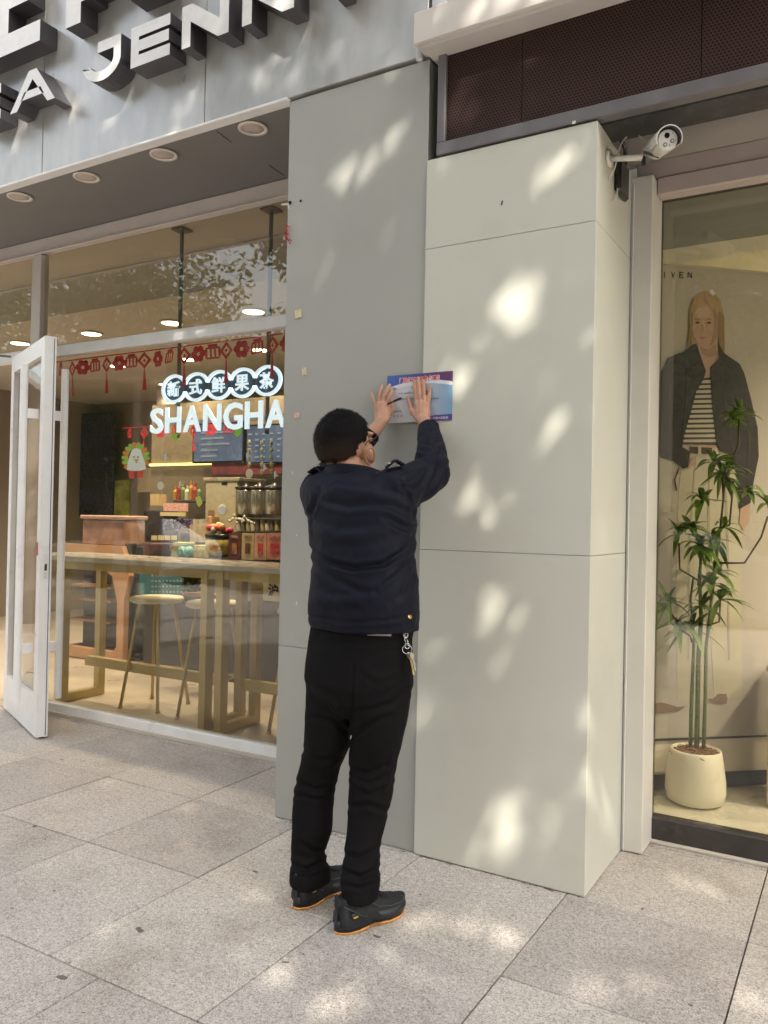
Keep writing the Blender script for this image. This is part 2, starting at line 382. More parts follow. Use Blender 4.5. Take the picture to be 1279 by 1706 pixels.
mld = mat('downlight_lens', (.50, .42, .38), .35); ring = mat('downlight_ring', (.72, .66, .60), .4)
dl0 = None
for i, x in enumerate([-1.054, -1.669, -2.282, -2.890]):
    lab = ['unlit round soffit light nearest the grey column', 'unlit round soffit light second from the grey column', 'unlit round soffit light third from the grey column', 'unlit round soffit light farthest left over the open door'][i]
    if dl0 is None:
        dl0 = empty('soffit_light', (x, .131, 3.322), lab, 'ceiling light', 'round lights in the soffit')
        MB().lathe([(.066, 0), (.075, -.004), (.075, -.009), (.060, -.010), (.056, -.003), (.056, 0)], (x, .131, 3.322), 28).build('trim_ring', ring, dl0, True)
        MB().lathe([(.0555, -.001), (.0555, -.005), (.03, -.006), (.001, -.006)], (x, .131, 3.322), 24).build('lens', mld, dl0, True)
    else:
        r_ = dl0.copy(); col.objects.link(r_); r_.location.x = x; r_['label'] = lab
        dup_children(dl0, r_)

gc = empty('grey_column', (-.37, .3, 0), 'tall mid grey panelled column between the tea shop window and pale pillar', 'column')
MB().box((-.735, .012, .793), (-.003, .05, 3.318), bev=.0015).build('panel', M['grey_col'], gc)
MB().box((-.735, .012, .004), (-.003, .05, .7915), bev=.0015).build('panel', M['grey_col'], gc)
MB().box((-.7345, .0505, .004), (-.003, .735, 3.318)).build('core', M['grey_col'], gc)
# torn tape and wall plugs on the column
for nm, pts, labs in [('tape_scrap', [(497,523,11,14,'cream foam tape scrap on grey column, highest of its row'),(507,619,7,13,'narrow cream foam tape scrap on grey column above the pink scrap'),(495,692,8,9,'small pinkish foam tape scrap on grey column left of the man')], 0)]:
    for px, py, w_, h_, lab in pts:
        P = onY(px, py, .012); s_ = 1/scale_at(P)
        c_ = (.62, .55, .36) if 'pink' not in lab.split('above')[0] else (.62, .42, .32)
        b = MB().obox((P[0], .0095, P[2]), [(math.cos(.1), 0, math.sin(.1)), (0, 1, 0), (-math.sin(.1), 0, math.cos(.1))], (w_*s_*.55, .0025, h_*s_*.5))
        tag(b.build(nm, mat(nm, c_, .8, var=.2, vscale=90)), lab, 'tape scrap', 'foam tape scraps on the grey column')
for px, py, r_, lab in [(483,338,.009,'dark screw hole in grey column near the glass'),(501,335,.006,'smaller dark screw hole in grey column beside the larger hole')]:
    P = onY(px, py, .012)
    m_ = MB().tube([(P[0], .0095, P[2]), (P[0], .0135, P[2])], r_, 12)
    tag(m_.build('screw_hole', M['black_plastic']), lab, 'hole')
P = onY(478, 341, .0)
tag(MB().tube([(P[0]-.02, -.012, P[2]), (P[0]+.012, -.008, P[2]-.002), (P[0]+.01, 0, P[2]-.02)], [.004, .005, .004], 7).build('wall_plug', M['white_plastic']), 'small white plug sticking out at the top left of grey column', 'wall plug')
rd = MB(); P = onY(483, 391, .01)
for i in range(46):
    a = random.uniform(0, 1); q = np.array([P[0]-.012+.03*abs(a-.5)*random.choice((-.3, 1))+random.gauss(0, .006), -.0, P[2]-.04+.085*a]); v = np.array([random.gauss(0, .006), random.uniform(-.008, .008), random.gauss(.002, .009)])
    rd.tube([q, q+v], .0016, 4)
tag(rd.build('paper_scrap', mat('red_foil', (.45, .02, .04), .3, .3)), 'torn shreds of red foil paper on the grey column edge', 'paper scrap')
chips = MB()
for px, py, r_ in [(487,788,.005),(494,892,.003),(494,1005,.006)]:
    P = onY(px, py, .012); chips.obox((P[0], .0113, P[2]), [(1, 0, 0), (0, 1, 0), (0, 0, 1)], (r_*.6, .0012, r_*1.3))
chips.build('paint_chip', M['white_plastic'], gc)

pil = empty('pale_pillar', (.36, .25, 0), 'wide pale grey green panelled pillar right of the man, with thin joints', 'pillar')
for a, b in [(.003, 1.2605), (1.2625, 2.5105), (2.5125, 2.885)]:
    MB().box((.0, .0, a), (.7165, .02, b), bev=.0012).build('front_panel', M['green_col'], pil)
    MB().box((.697, .0205, a), (.717, .512, b), bev=.0012).build('side_panel', M['green_col'], pil)
MB().box((.001, .022, .003), (.6965, .511, 2.884)).build('core', M['dark_under'], pil)
gr_ = MB(); rg_ = random.Random(4)
for i in range(24):
    x = rg_.uniform(-.72, .70); gr_.obox((x, -.004-rg_.random()*.006, .0022), [(1, 0, 0), (0, 1, 0), (0, 0, 1)], (rg_.uniform(.002, .007), .002, .001))
tag(gr_.build('grit', M['joint']), None, None, None, 'stuff')
P = onY(836, 338, 0)
tag(MB().obox((P[0], -.0006, P[2]), [(.3, 0, .95), (0, 1, 0), (-.95, 0, .3)], (.009, .0006, .003)).build('scuff', M['dark_under'], pil))

# perforated brown sign box over the pillar
HY = .21
sb = empty('sign_box', (1.5, .1, 2.9), 'long dark brown perforated sheet sign box above the pale pillar', 'sign box')
for a, b in [(.083, .408), (.411, 1.075), (1.078, 1.75), (1.753, 2.9)]:
    MB().box((a, .012, 2.945), (b, .016, 3.34)).build('perforated_sheet', M['perf'], sb)
MB().box((.045, -.008, 2.893), (2.95, .05, 2.945), bev=.004).build('bottom_frame', M['dark_grey_frame'], sb)
MB().box((.045, -.006, 2.9455), (.0825, .05, 3.34), bev=.004).build('side_frame', M['dark_grey_frame'], sb)
MB().box((.03, .051, 2.888), (2.95, HY, 3.6)).build('housing', M['dark_under'], sb)
P = onY(956, 204, -.009)
MB().obox((P[0], -.01, P[2]), [(1, 0, 0), (0, 1, 0), (0, 0, 1)], (.006, .002, .005)).build('rivet', M['white_plastic'], sb)
MB().box((.0, HY+.002, 3.45), (3.2, .72, 3.6)).build('roof_slab', M['dark_under'], sb)
cn = empty('canopy', (1.5, -.05, 3.31), 'cream boxed canopy edge running above the perforated sign box', 'canopy')
MB().box((-.02, -.102, 3.325), (3.2, .012, 3.455), bev=.004).build('body', M['cream'], cn)
MB().box((.012, -.085, 3.309), (3.2, .3, 3.3245)).build('underside', M['cream'], cn)
cg = MB()
for i in range(80):
    x = .01+i*.035; cg.box((x, -.02 if i % 2 else .0, 3.50), (x+.0345, .03, 4.6))
tag(cg.build('corrugated_cladding', M['corrug']), 'white vertically corrugated cladding just above the cream canopy', 'cladding')
MB().box((-.02, .031, 3.605), (3.2, .5, 5.2)).build('upper_wall', M['beige_wall'])['kind'] = 'structure'
br = MB().box((-.05, -.03, 3.30), (-.0215, -.002, 3.40), bev=.008)
tag(br.build('bracket', M['metal_panel']), 'small grey metal bracket at the left end of the cream canopy', 'bracket')

# ------------------------------------------------------------------ lettering on the fascia
sg = empty('fascia_sign', (-1.8, 0, 3.65), 'raised silver lettering on the metal fascia, mostly above the frame', 'sign')
def strokes_letter(polys, x, z, name='letter'):
    """polys: front outlines in metres"""
    b = MB()
    for pl in polys:
        f = [(x+p[0], -.117, z+p[1]) for p in pl]; k = len(pl)
        b.add(f, [tuple(range(k))], 0)
        bk = [(p[0], -.004, p[2]) for p in f]
        b.add(f+bk, [(i, i+k, (i+1) % k+k, (i+1) % k) for i in range(k)]+[tuple(range(2*k-1, k-1, -1))], 1)
    me = b.mesh(name)
    me.materials.append(M['letter_face']); me.materials.append(M['letter_side'])
    return link(name, me, None, sg)
T = .057; H = .207; z0 = 3.655
def Eg(w_=.275):
    return [[(0,0),(w_,0),(w_,T),(T,T),(T,(H-T)/2),(w_*.97,(H-T)/2),(w_*.97,(H+T)/2),(T,(H+T)/2),(T,H-T),(w_,H-T),(w_,H),(0,H)]]
def Ng(w_=.30):
    return [[(0,0),(T,0),(T,H-.085),(w_-T-.01,0),(w_,0),(w_,H),(w_-T,H),(w_-T,.085),(T+.01,H),(0,H)]]
def Ag(w_=.39):
    c = w_/2; return [[(0,0),(.062,0),(.098,.055),(w_-.098,.055),(w_-.062,0),(w_,0),(c+.034,H),(c-.034,H)][:2]+[(c-.0,H-.062)][:0]+[(.098,.055),(.128,.098),(c,H-.055),(w_-.128,.098),(.128,.098),(.098,.055),(w_-.098,.055),(w_-.062,0),(w_,0),(c+.034,H),(c-.034,H)]]
def Apieces(w_=.39):
    c = w_/2
    return [[(0,0),(.062,0),(c+.0,H-.052),(c,H),(c-.034,H)], [(w_,0),(c+.034,H),(c,H),(c,H-.052),(w_-.062,0)], [(.0945,.052),(w_-.0945,.052),(w_-.125,.096),(.125,.096)]]
def Jg():
    pts = [(.17,H),(.17,H-T),(.222,H-T),(.222,.10)]
    cx, cz, ro, ri = .132, .102, .145, .09
    for a in range(0, -181, -18): pts.append((cx+ri*math.cos(R(a)), cz+ri*.62*math.sin(R(a))))
    pts = [(.10,H),(.275,H),(.275,.10)]+[(cx+ro*math.cos(R(a)), cz+ro*.72*math.sin(R(a))) for a in range(-10, -176, -15)]+[(-.012,.082),(.042,.088)]+[(cx+ri*math.cos(R(a)), cz+ri*.58*math.sin(R(a))) for a in range(-165, 1, 15)]+[(.222,H-T),(.10,H-T)]
    return [pts]
def Yg(w_=.33):
    c = w_/2; return [[(c-T/2,0),(c+T/2,0),(c+T/2,.075),(w_,H),(w_-.068,H),(c,.115),(.068,H),(0,H),(c-T/2,.075)]]
strokes_letter(Eg(), -3.005, z0); strokes_letter(Apieces(), -2.64, z0); strokes_letter(Jg(), -2.01, z0); strokes_letter(Eg(), -1.66, z0)
strokes_letter(Ng(), -1.305, z0); strokes_letter(Ng(), -.923, z0); strokes_letter(Yg(), -.56, z0)
rect = lambda a, b, c, d: [(a, b), (c, b), (c, d), (a, d)]
strokes_letter([rect(-.40,0,.35,.118), rect(-.055,.1185,.065,.75), rect(.0655,.26,.235,.38)], -2.74, 4.012, 'character')
strokes_letter([rect(0,0,.12,.74), rect(.1205,.62,.30,.74), rect(.20,.42,.30,.6195), rect(.1205,.30,.30,.4195), rect(.20,.14,.30,.2995), rect(.1205,.11,.1995,.2),
                rect(.36,.62,.78,.74), rect(.63,0,.75,.6195), rect(.50,0,.6295,.10), rect(.37,.20,.44,.52), rect(.4405,.42,.56,.52), rect(.4405,.20,.56,.29)], -2.173, 4.012, 'character')
strokes_letter([rect(0,.42,.74,.53), rect(.15,0,.26,.4195), rect(.15,.5305,.26,.74), rect(.42,0,.70,.1), rect(.42,.1005,.52,.4195)], -1.28, 4.03, 'character')

# ------------------------------------------------------------------ LEFT SHOP: window and door
WY = .72
win = empty('shop_window', (-2.4, WY, 0), 'large white framed tea shop window behind bar table and neon sign', 'window')
MB().box((-3.43, WY-.03, .012), (-.737, WY+.035, .078), bev=.004).build('bottom_rail', M['white_frame'], win)
MB().box((-6.4, WY-.03, 3.222), (-.737, WY+.035, 3.3205), bev=.004).build('top_rail', M['beige_frame'], win)
MB().box((-6.4, WY-.05, 3.21), (-.737, WY-.0305, 3.2215), bev=.003).build('top_bead', M['beige_frame'], win)
MB().box((-3.43, WY-.03, 2.472), (-.737, WY+.035, 2.545), bev=.004).build('transom', M['white_frame'], win)
MB().box((-6.4, WY-.03, 2.472), (-3.5305, WY+.035, 2.545), bev=.004).build('transom', M['white_frame'], win)
MB().box((-3.53, WY-.035, .004), (-3.4305, WY+.035, 3.2095), bev=.004).build('mullion', M['beige_frame'], win)
for a, b, c, d in [(-3.43, .078, -.737, 2.472), (-3.43, 2.545, -.737, 3.21), (-6.4, 2.545, -3.53, 3.21)]:
    MB().box((a+.001, WY, b+.001), (c-.001, WY+.008, d-.001)).build('pane', M['glass'], win)
MB().box((-3.43, WY-.045, .002), (-.737, WY-.0305, .022)).build('sealant_strip', M['beige_wall'], win)

HG = np.array([-3.585, .625, 0]); dd = np.array([-2.745, .262, 0])-HG; DW = np.linalg.norm(dd); dd = dd/DW; dn = np.array([dd[1], -dd[0], 0])
DW = .935; DT = .034; ZZ = np.array([0, 0, 1.])
door = empty('glass_door', HG, 'white framed glass door standing open at the left edge', 'door')
def dbox(name, s0, s1, a, b, m, t=DT, off=0., par=None):
    c = HG+dd*(s0+s1)/2+dn*off+ZZ*(a+b)/2
    return MB().obox(c, [dd, dn, ZZ], ((s1-s0)/2, t, (b-a)/2)).build(name, m, par or door)
dbox('stile', 0, .085, .012, 2.47, M['white_frame']); dbox('stile', DW-.085, DW, .012, 2.47, M['white_frame'])
dbox('top_rail', .0855, DW-.0855, 2.36, 2.47, M['white_frame'], DT-.001); dbox('bottom_rail', .0855, DW-.0855, .012, .25, M['white_frame'], DT-.001)
dbox('pane', .0855, DW-.0855, .2505, 2.3595, M['glass'], .004)
dbox('brush_strip', .01, DW-.005, .004, .0115, M['black_plastic'], .012)
dbox('edge_groove', DW+.0002, DW+.0012, .02, 2.46, M['dark_under'], .0022, -.021)
dbox('lock_plate', DW+.0002, DW+.002, .98, 1.13, M['letter_face'], .011)
dbox('lock_bolt', DW+.0021, DW+.003, 1.03, 1.07, M['black_plastic'], .007)
dbox('pull_tag', DW-.082, DW-.055, 1.12, 1.20, mat('red_tag', (.45, .02, .04), .5), .0015, DT+.002)
for sgn in (1, -1):
    hd = empty('handle', HG+dd*(DW-.15)+dn*sgn*.07, None); hd.parent = door; hd.matrix_parent_inverse = parent_mat(door).inverted()
    c = HG+dd*(DW-.14)+dn*sgn*(.118 if sgn > 0 else .125)
    MB().tube([c+ZZ*.21, c+ZZ*2.30], .0235, 14).build('bar', M['white_frame'], hd, False)
    for z in (.54, 2.00):
        MB().obox(c+ZZ*z-dn*sgn*.054, [dd, dn, ZZ], (.012, .0325, .03)).build('bracket', M['white_frame'], hd)
cl = empty('door_closer', (-3.75, .66, 2.5), 'small dark overhead door closer arm at the left edge above the door', 'door closer')
MB().tube([(-3.65, .62, 2.49), (-3.8, .5, 2.50), (-4.0, .66, 2.50)], .008, 7).build('arm', M['dark_grey_frame'], cl)
MB().box((-4.2, .66, 2.48), (-3.95, .688, 2.53), bev=.008).build('body', M['dark_grey_frame'], cl)

# ------------------------------------------------------------------ LEFT SHOP: interior shell
IN = {k: mat(k, *v) for k, v in {
    'inner_wall': ((.30, .255, .21), .7, 0, .05, 3), 'inner_ceiling': ((.50, .455, .40), .8, 0, .02, 3), 'inner_floor': ((.50, .44, .37), .35, 0, .08, 5)}.items()}
def shell(x0, x1, y0, y1, z0_, z1_, mw, mc, mf, nm, low=None):
    MB().box((x0, y1, z0_), (x1, y1+.1, z1_)).build(nm+'_back_wall', mw)['kind'] = 'structure'
    MB().box((x0-.1, y0, z0_), (x0-.001, y1+.1, z1_)).build(nm+'_side_wall', mw)['kind'] = 'structure'
    MB().box((x1+.001, y0, z0_), (x1+.1, y1+.1, z1_)).build(nm+'_side_wall', mw)['kind'] = 'structure'
    MB().box((x0-.1, y0-.002, z1_+.001), (x1+.1, y1+.1, z1_+.1)).build(nm+'_ceiling', mc)['kind'] = 'structure'
    MB().box((x0, y0, -.1), (x1, y1, z0_)).build(nm+'_floor', mf)['kind'] = 'structure'
shell(-8.2, -.76, WY+.04, 5.2, .008, 3.30, IN['inner_wall'], IN['inner_ceiling'], IN['inner_floor'], 'shop')
MB().box((-8.2, 1.35, 3.0), (-.76, 5.19, 3.295)).build('shop_dropped_ceiling', IN['inner_ceiling'])['kind'] = 'structure'

lampm = emit('warm_lamp', (1, .86, .55), 4)
ilabs = ['lit recessed lamp inside tea shop nearest the grey column, front row', 'lit recessed lamp in the front row, second from the grey column', 'lit recessed lamp in the front row above the foliage reflection', 'lit recessed lamp in the front row above the door top',
         'lit recessed lamp in the rear row above the last sign circle', 'lit recessed lamp in the rear row above the first sign circles', 'lit recessed lamp in the rear row above the lower red bunting']
ilamp0 = None
lamp_pts = [onZ(x, y, 2.998) for x, y in [(422,518),(286,537),(152,555),(33,571),(433,582),(312,598),(195,609)]]
for P, lab in zip(lamp_pts, ilabs):
    if ilamp0 is None:
        ilamp0 = empty('ceiling_lamp', P, lab, 'ceiling lamp', 'lit lamps in the tea shop ceiling')
        MB().lathe([(.10, .0), (.108, -.006), (.085, -.012), (.083, 0)], P, 24).build('trim_ring', ring, ilamp0, True)
        MB().lathe([(.082, -.001), (.082, -.009), (.04, -.011), (.001, -.011)], P, 20).build('lens', lampm, ilamp0, True); base = P
        root = ilamp0
    else:
        root = ilamp0.copy(); col.objects.link(root); root.location = Vector(P); root['label'] = lab
        dup_children(ilamp0, root)
    ld = bpy.data.lights.new('lamp_light', 'SPOT'); ld.energy = 34; ld.color = (1, .82, .56); ld.spot_size = R(150); ld.spot_blend = .8; ld.shadow_soft_size = .08
    lo = bpy.data.objects.new('lamp_light', ld); col.objects.link(lo); lo.location = (P[0], P[1], P[2]-.03)
# rear lamps deeper in the shop, one seen as a low glow
for i, (x, y) in enumerate([(-2.6, 4.3), (-4.2, 4.3), (-5.8, 4.2)]):
    root = ilamp0.copy(); col.objects.link(root); root.location = (x, y, 2.998); root['label'] = ['lit lamp near the rear wall over the menu screens', 'lit lamp near the rear wall casting a glow left of the screens', 'lit lamp near the rear wall above the dark doorway'][i]
    dup_children(ilamp0, root)
    ld = bpy.data.lights.new('lamp_light', 'SPOT'); ld.energy = 12; ld.color = (1, .8, .52); ld.spot_size = R(140); ld.spot_blend = .8; ld.shadow_soft_size = .08
    lo = bpy.data.objects.new('lamp_light', ld); col.objects.link(lo); lo.location = (x, y, 2.96)

# neon sign hung behind the glass
SY = .95
neon = emit('neon_tube', (.68, .84, 1.0), .27); neon2 = emit('neon_halo', (.25, .62, .9), .9)
ns = empty('neon_sign', onY(360, 700, SY), 'glowing pale blue neon sign reading SHANGHA below five linked character circles', 'neon sign')
cs = [onY(x, y, SY) for x, y in [(289,648),(326.7,645),(365.5,641),(402,637.5),(444,633)]]
zc = sum(c[2] for c in cs)/5; cxs = np.linspace(cs[0][0], cs[4][0], 5); RO, RI, EX = .096, .076, 1.2
def text(body, size, loc, m, parent, name, bold=0., ext=.004, align='CENTER', rot=(R(90), 0, 0), fit=None, resolution=3, ay='CENTER'):
    cu = bpy.data.curves.new(name, 'FONT'); cu.body = body; cu.size = size; cu.align_x = align; cu.align_y = ay; cu.extrude = ext; cu.offset = bold; cu.resolution_u = resolution
    o = bpy.data.objects.new(name, cu); col.objects.link(o); dg = bpy.context.evaluated_depsgraph_get()
    me = bpy.data.meshes.new_from_object(o.evaluated_get(dg)); bpy.data.objects.remove(o)
    me.materials.clear(); me.materials.append(m); me.name = name
    v = np.empty(len(me.vertices)*3); me.vertices.foreach_get('co', v); v = v.reshape(-1, 3)
    if fit is not None and len(v):
        lo, hi = v.min(0), v.max(0)
        sx = fit[0]/(hi[0]-lo[0]) if fit[0] else None; sy = fit[1]/(hi[1]-lo[1]) if fit[1] else None
        sx = sx or sy; sy = sy or sx
        v[:, 0] = (v[:, 0]-(lo[0]+hi[0])/2)*sx; v[:, 1] = (v[:, 1]-(lo[1]+hi[1])/2)*sy
    Rm = np.array(Euler(rot).to_matrix()); v = v@Rm.T+np.array([float(q) for q in loc])
    me.vertices.foreach_set('co', v.ravel()); me.update()
    return link(name, me, None, parent)
def inside_other(p, i, r_): return any(j != i and math.hypot((p[0]-cxs[j])/EX, p[1]-zc) < r_ for j in range(5))
for i in range(5):
  n = 64
  for k0 in ((0, 64),) if i in (0, 4) else ((0, 32), (32, 64)):
    rg = MB()
    for k in range(*k0):
        a0, a1 = 2*math.pi*k/n, 2*math.pi*(k+1)/n; am = (a0+a1)/2
        pm = (cxs[i]+EX*(RO+RI)/2*math.cos(am), zc+(RO+RI)/2*math.sin(am))
        if inside_other(pm, i, (RO+RI)/2): continue
        q = [(cxs[i]+EX*r_*math.cos(a), SY, zc+r_*math.sin(a)) for r_, a in ((RI, a0), (RO, a0), (RO, a1), (RI, a1))]
        rg.add(q, [(0, 1, 2, 3)]); rg.add([(p[0], SY+.012, p[2]) for p in q], [(3, 2, 1, 0)])
    rg.build('circle_outline', neon, ns)
bk = MB()
for i in range(5): bk.tube([(cxs[i], SY+.0125+i*.0008, zc), (cxs[i], SY+.0128+i*.0008, zc)], RI+.006, 32)
bk.v = [(cxs[j//64]+(v[0]-cxs[j//64])*EX*.98, v[1], v[2]) for j, v in enumerate(bk.v)]
bk.build('backing_disc', mat('sign_backing', (.05, .09, .13), .4), ns)
for i, ch in enumerate('新式鲜果茶'):
    text(ch, .12, (cxs[i], SY-.001, zc), neon, ns, 'character', .0022, .004, fit=(.112, .102))
zt, zb = onY(250, 681, SY)[2], onY(250, 723, SY)[2]; xa, xb = onY(249, 700, SY)[0], onY(478, 700, SY)[0]
word = 'SHANGHAI'; wd = [.62, .74, .80, .78, .80, .74, .80, .34]; tot = sum(wd)-.34; kx = (xb-xa)/tot; cxx = xa
for ch, q in zip(word, wd):
    text(ch, .2, (cxx+q*kx*.5, SY, (zt+zb)/2), neon, ns, 'letter', .0045, .006, fit=(q*kx*.86 if ch != 'I' else q*kx*.3, zt-zb))
    cxx += q*kx
for px, py, pb in [(452,357,520),(303,390,545)]:
    P = onY(px, py, SY+.02)
    MB().tube([(P[0], SY+.02, 3.295), (P[0], SY+.02, 1.9)], .013, 8).build('hanger_rod', M['dark_grey_frame'], ns)
    MB().box((P[0]-.05, SY-.03, 3.285), (P[0]+.05, SY+.07, 3.2955)).build('hanger_plate', M['dark_grey_frame'], ns)
MB().box((cxs[0]-.2, SY+.022, 1.99), (-.8, SY+.03, 2.015)).build('support_rail', mat('clear_acrylic_rail', (.25, .25, .24), .3), ns)

# red paper-cut bunting
redp = mat('red_paper', (.55, .02, .05), .6, var=.15, vscale=40)
def bunting(x0, x1, y, z, n, label, sc_=1.):
    bu = empty('paper_bunting', ((x0+x1)/2, y, z), label, 'bunting')
    MB().box((x0, y-.001, z-.004), (x1, y+.001, z+.004)).build('string', redp, bu)
    ms = {}
    for i in range(n):
        x = x0+(i+.5)*(x1-x0)/n; kind = i % 3
        if kind not in ms:
            b = MB(); s = sc_
            if kind == 0:      # lantern
                for a, c, d, e in [(-.045,-.085,.045,-.075),(-.045,-.03,.045,-.02),(-.05,-.074,-.035,-.031),(-.02,-.074,-.008,-.031),(.008,-.074,.02,-.031),(.035,-.074,.05,-.031),(-.03,-.019,.03,-.004)]: b.box((a*s, -.0008, c*s), (d*s, .0008, e*s))
            elif kind == 1:    # square on its point with tassel
                b.prism([(0,-.1),(.05,-.05),(0,0),(-.05,-.05),(-.028,-.05),(0,-.022),(.028,-.05),(0,-.078),(-.028,-.05),(-.05,-.05)], (0,-.0008,0), (s,0,0), (0,0,s), (0,.0016,0))
                b.prism([(-.01,-.05),(0,-.04),(.01,-.05),(0,-.06)], (0,-.0008,0), (s,0,0), (0,0,s), (0,.0016,0))
                b.prism([(-.004,-.1),(.004,-.1),(.008,-.15),(.016,-.225),(-.016,-.225),(-.008,-.15)], (0,-.0008,0), (s,0,0), (0,0,s), (0,.0016,0))
            else:              # round flower
                for k in range(6):
                    a = k*math.pi/3; b.prism([(.03*math.cos(a)+.021*math.cos(t), -.05+.03*math.sin(a)+.021*math.sin(t)) for t in np.linspace(0, 2*math.pi, 9)[:-1]], (0,-.0008-k*.00005,0), (s,0,0), (0,0,s), (0,.0016,0))
            ms[kind] = b.mesh('paper_cut'); ms[kind].materials.append(redp)
        o = bpy.data.objects.new('paper_cut', ms[kind]); col.objects.link(o); o.parent = bu
        o.location = (x-bu.location.x, random.uniform(-.004, .004), -.004); o.rotation_euler = (random.gauss(0, .05), random.gauss(0, .04), random.gauss(0, .25))
bunting(-3.40, -.9, .80, 2.462, 21, 'red paper cut bunting strung along the top of the window glass', 1.12)
bunting(-5.2, -3.6, 3.0, 2.30, 7, 'red paper bunting hung deeper in the shop, below the glowing sign level', 1.2)

# bar table behind the glass
gold = mat('brass_frame', (.50, .39, .17), .36, .35, var=.08, vscale=6)
bt = empty('bar_table', (-2.6, 1.2, 0), 'long high bar table with pale top and brass box frames behind window', 'table')
MB().box((-3.75, .84, 1.045), (-.80, 1.33, 1.082), bev=.005).build('table_top', mat('pale_stone_top', (.50, .47, .42), .2, var=.08, vscale=12), bt)
for i, x in enumerate([-3.42, -2.03, -1.90]):
    fr = MB(); w_ = .027
    fr.box((x-w_, .90, .012), (x+w_, .97, 1.044)); fr.box((x-w_, 1.24, .012), (x+w_, 1.30, 1.044)); fr.box((x-w_, .9705, .012), (x+w_, 1.2395, .07))
    fr.build('leg_frame', gold, bt)
MB().box((-3.385, 1.10, .26), (-2.066, 1.15, .33), bev=.003).build('foot_rail', gold, bt)
MB().box((-1.864, 1.10, .26), (-.80, 1.15, .33), bev=.003).build('foot_rail', gold, bt)
MB().box((-3.385, .91, .985), (-.80, .95, 1.044)).build('apron', gold, bt)

seatm = mat('stool_seat', (.72, .67, .50), .45, var=.05, vscale=10)
def stool(x, y, rz, lab, src=None):
    if src is None:
        s = empty('bar_stool', (x, y, 0.01), lab, 'stool', 'round brass bar stools at the window bar', rz=rz)
        k = MB().lathe([(.0, .748), (.175, .748), (.190, .757), (.190, .775), (.182, .785), (.02, .787), (.0005, .787)], (0, 0, 0), 32).build('seat', seatm, None, True); k.parent = s
        for q in range(4):
            a = math.pi/4+q*math.pi/2; c_, s_ = math.cos(a), math.sin(a)
            l = MB().tube([(.12*c_, .12*s_, .748), (.235*c_, .235*s_, .012)], .012, 10).tube([(.235*c_, .235*s_, .014), (.236*c_, .236*s_, 0)], .017, 10).build('leg', gold, None, True); l.parent = s
        rr_ = .195
        st_ = MB()
        for q in range(4):
            a, b = math.pi/4+q*math.pi/2, math.pi/4+(q+1)*math.pi/2; z = .26
            st_.tube([(rr_*math.cos(a), rr_*math.sin(a), z), (rr_*math.cos(b), rr_*math.sin(b), z)], .006, 6)
        o = st_.build('stretcher', gold, None); o.parent = s
        return s
    s = src.copy(); col.objects.link(s); s.location = (x, y, .01); s.rotation_euler = (0, 0, rz); s['label'] = lab
    dup_children(src, s)
    return s
s0 = stool(-2.80, 1.245, R(6), 'round brass bar stool at left, under the middle of the bar')
stool(-2.27, 1.26, R(14), 'round brass bar stool partly behind the double table leg', s0)
stool(-1.51, 1.30, R(9), 'brass bar stool of which only a leg shows beside the column', s0)

# things further inside, placed at their distance
def at(px, py, Y): return onY(px, py, Y)
def pbox(px0, py0, px1, py1, Y, dep, bev=.004):
    a = at(px0, py0, Y); b = at(px1, py1, Y); return MB().box((min(a[0], b[0]), Y, min(a[2], b[2])), (max(a[0], b[0]), Y+dep, max(a[2], b[2])), bev=bev)
def thing1(name, b, m, label, cat, group=None, smooth=False): return tag(b.build(name, m, None, smooth), label, cat, group)
mm = lambda c, r=.6, me=0., v=.1, vs=20: mat('paint_%d' % random.randrange(10**6), c, r, me, var=v, vscale=vs)
# rear wall colours
thing1('dark_doorway', pbox(128, 690, 186, 862, 4.9, .05), mm((.03, .032, .05), .3), 'tall dark doorway panel on the far wall of the tea shop', 'doorway')
thing1('wall_pier', pbox(262, 600, 285, 900, 4.3, .25), mm((.33, .29, .27)), 'narrow plaster pier standing behind the letters of the sign', 'pier')
led = emit('led_strip', (1, .85, .25), .6)
a, b = at(248, 768, 3.4), at(352, 779, 3.4)
thing1('led_strip', MB().box((a[0], 3.4, (a[2]+b[2])/2-.012), (b[0]+.3, 3.43, (a[2]+b[2])/2+.012)), led, 'thin glowing yellow light strip running under the menu screens', 'light strip')
MBx = MB().box((a[0], 3.432, .9), (-.78, 3.6, 2.6)); thing1('kitchen_wall', MBx, mm((.15, .125, .09), .5), 'olive brown wall panel behind the drink counter', 'wall panel')
stx = emit('screen_text', (.16, .2, .26), .08)
def screen(px0, py0, px1, py1, Y, lab, cols):
    s = empty('menu_screen', at((px0+px1)/2, (py0+py1)/2, Y), lab, 'screen', 'menu screens above the counter')
    b = pbox(px0, py0, px1, py1, Y, .05); o = b.build('bezel', M['black_plastic'], s)
    A, B = at(px0+3, py0+3, Y), at(px1-3, py1-3, Y); x0, x1, z0_, z1_ = A[0], B[0], B[2], A[2]
    scm = mat('screen_blue', (.05, .07, .12), .25, var=.5, vscale=3, emis=(.10, .15, .28), estr=.12)
    MB().box((x0, Y-.003, z0_), (x1, Y-.0005, z1_)).build('display', scm, s)
    for i in range(cols):
        xx = x0+(x1-x0)*(i+.15)/cols; ww = (x1-x0)/cols*.6
        for k in range(5):
            zz = z0_+(z1_-z0_)*(.12+.16*k); MB().box((xx, Y-.006, zz), (xx+ww*random.uniform(.5, 1), Y-.0035, zz+(z1_-z0_)*.045)).build('menu_text', stx, s)
screen(321, 706, 406, 770, 3.25, 'larger dark blue menu screen left of the column of dishes', 1)
screen(409, 708, 475, 772, 3.25, 'menu screen with vertical columns, partly behind the grey column', 5)
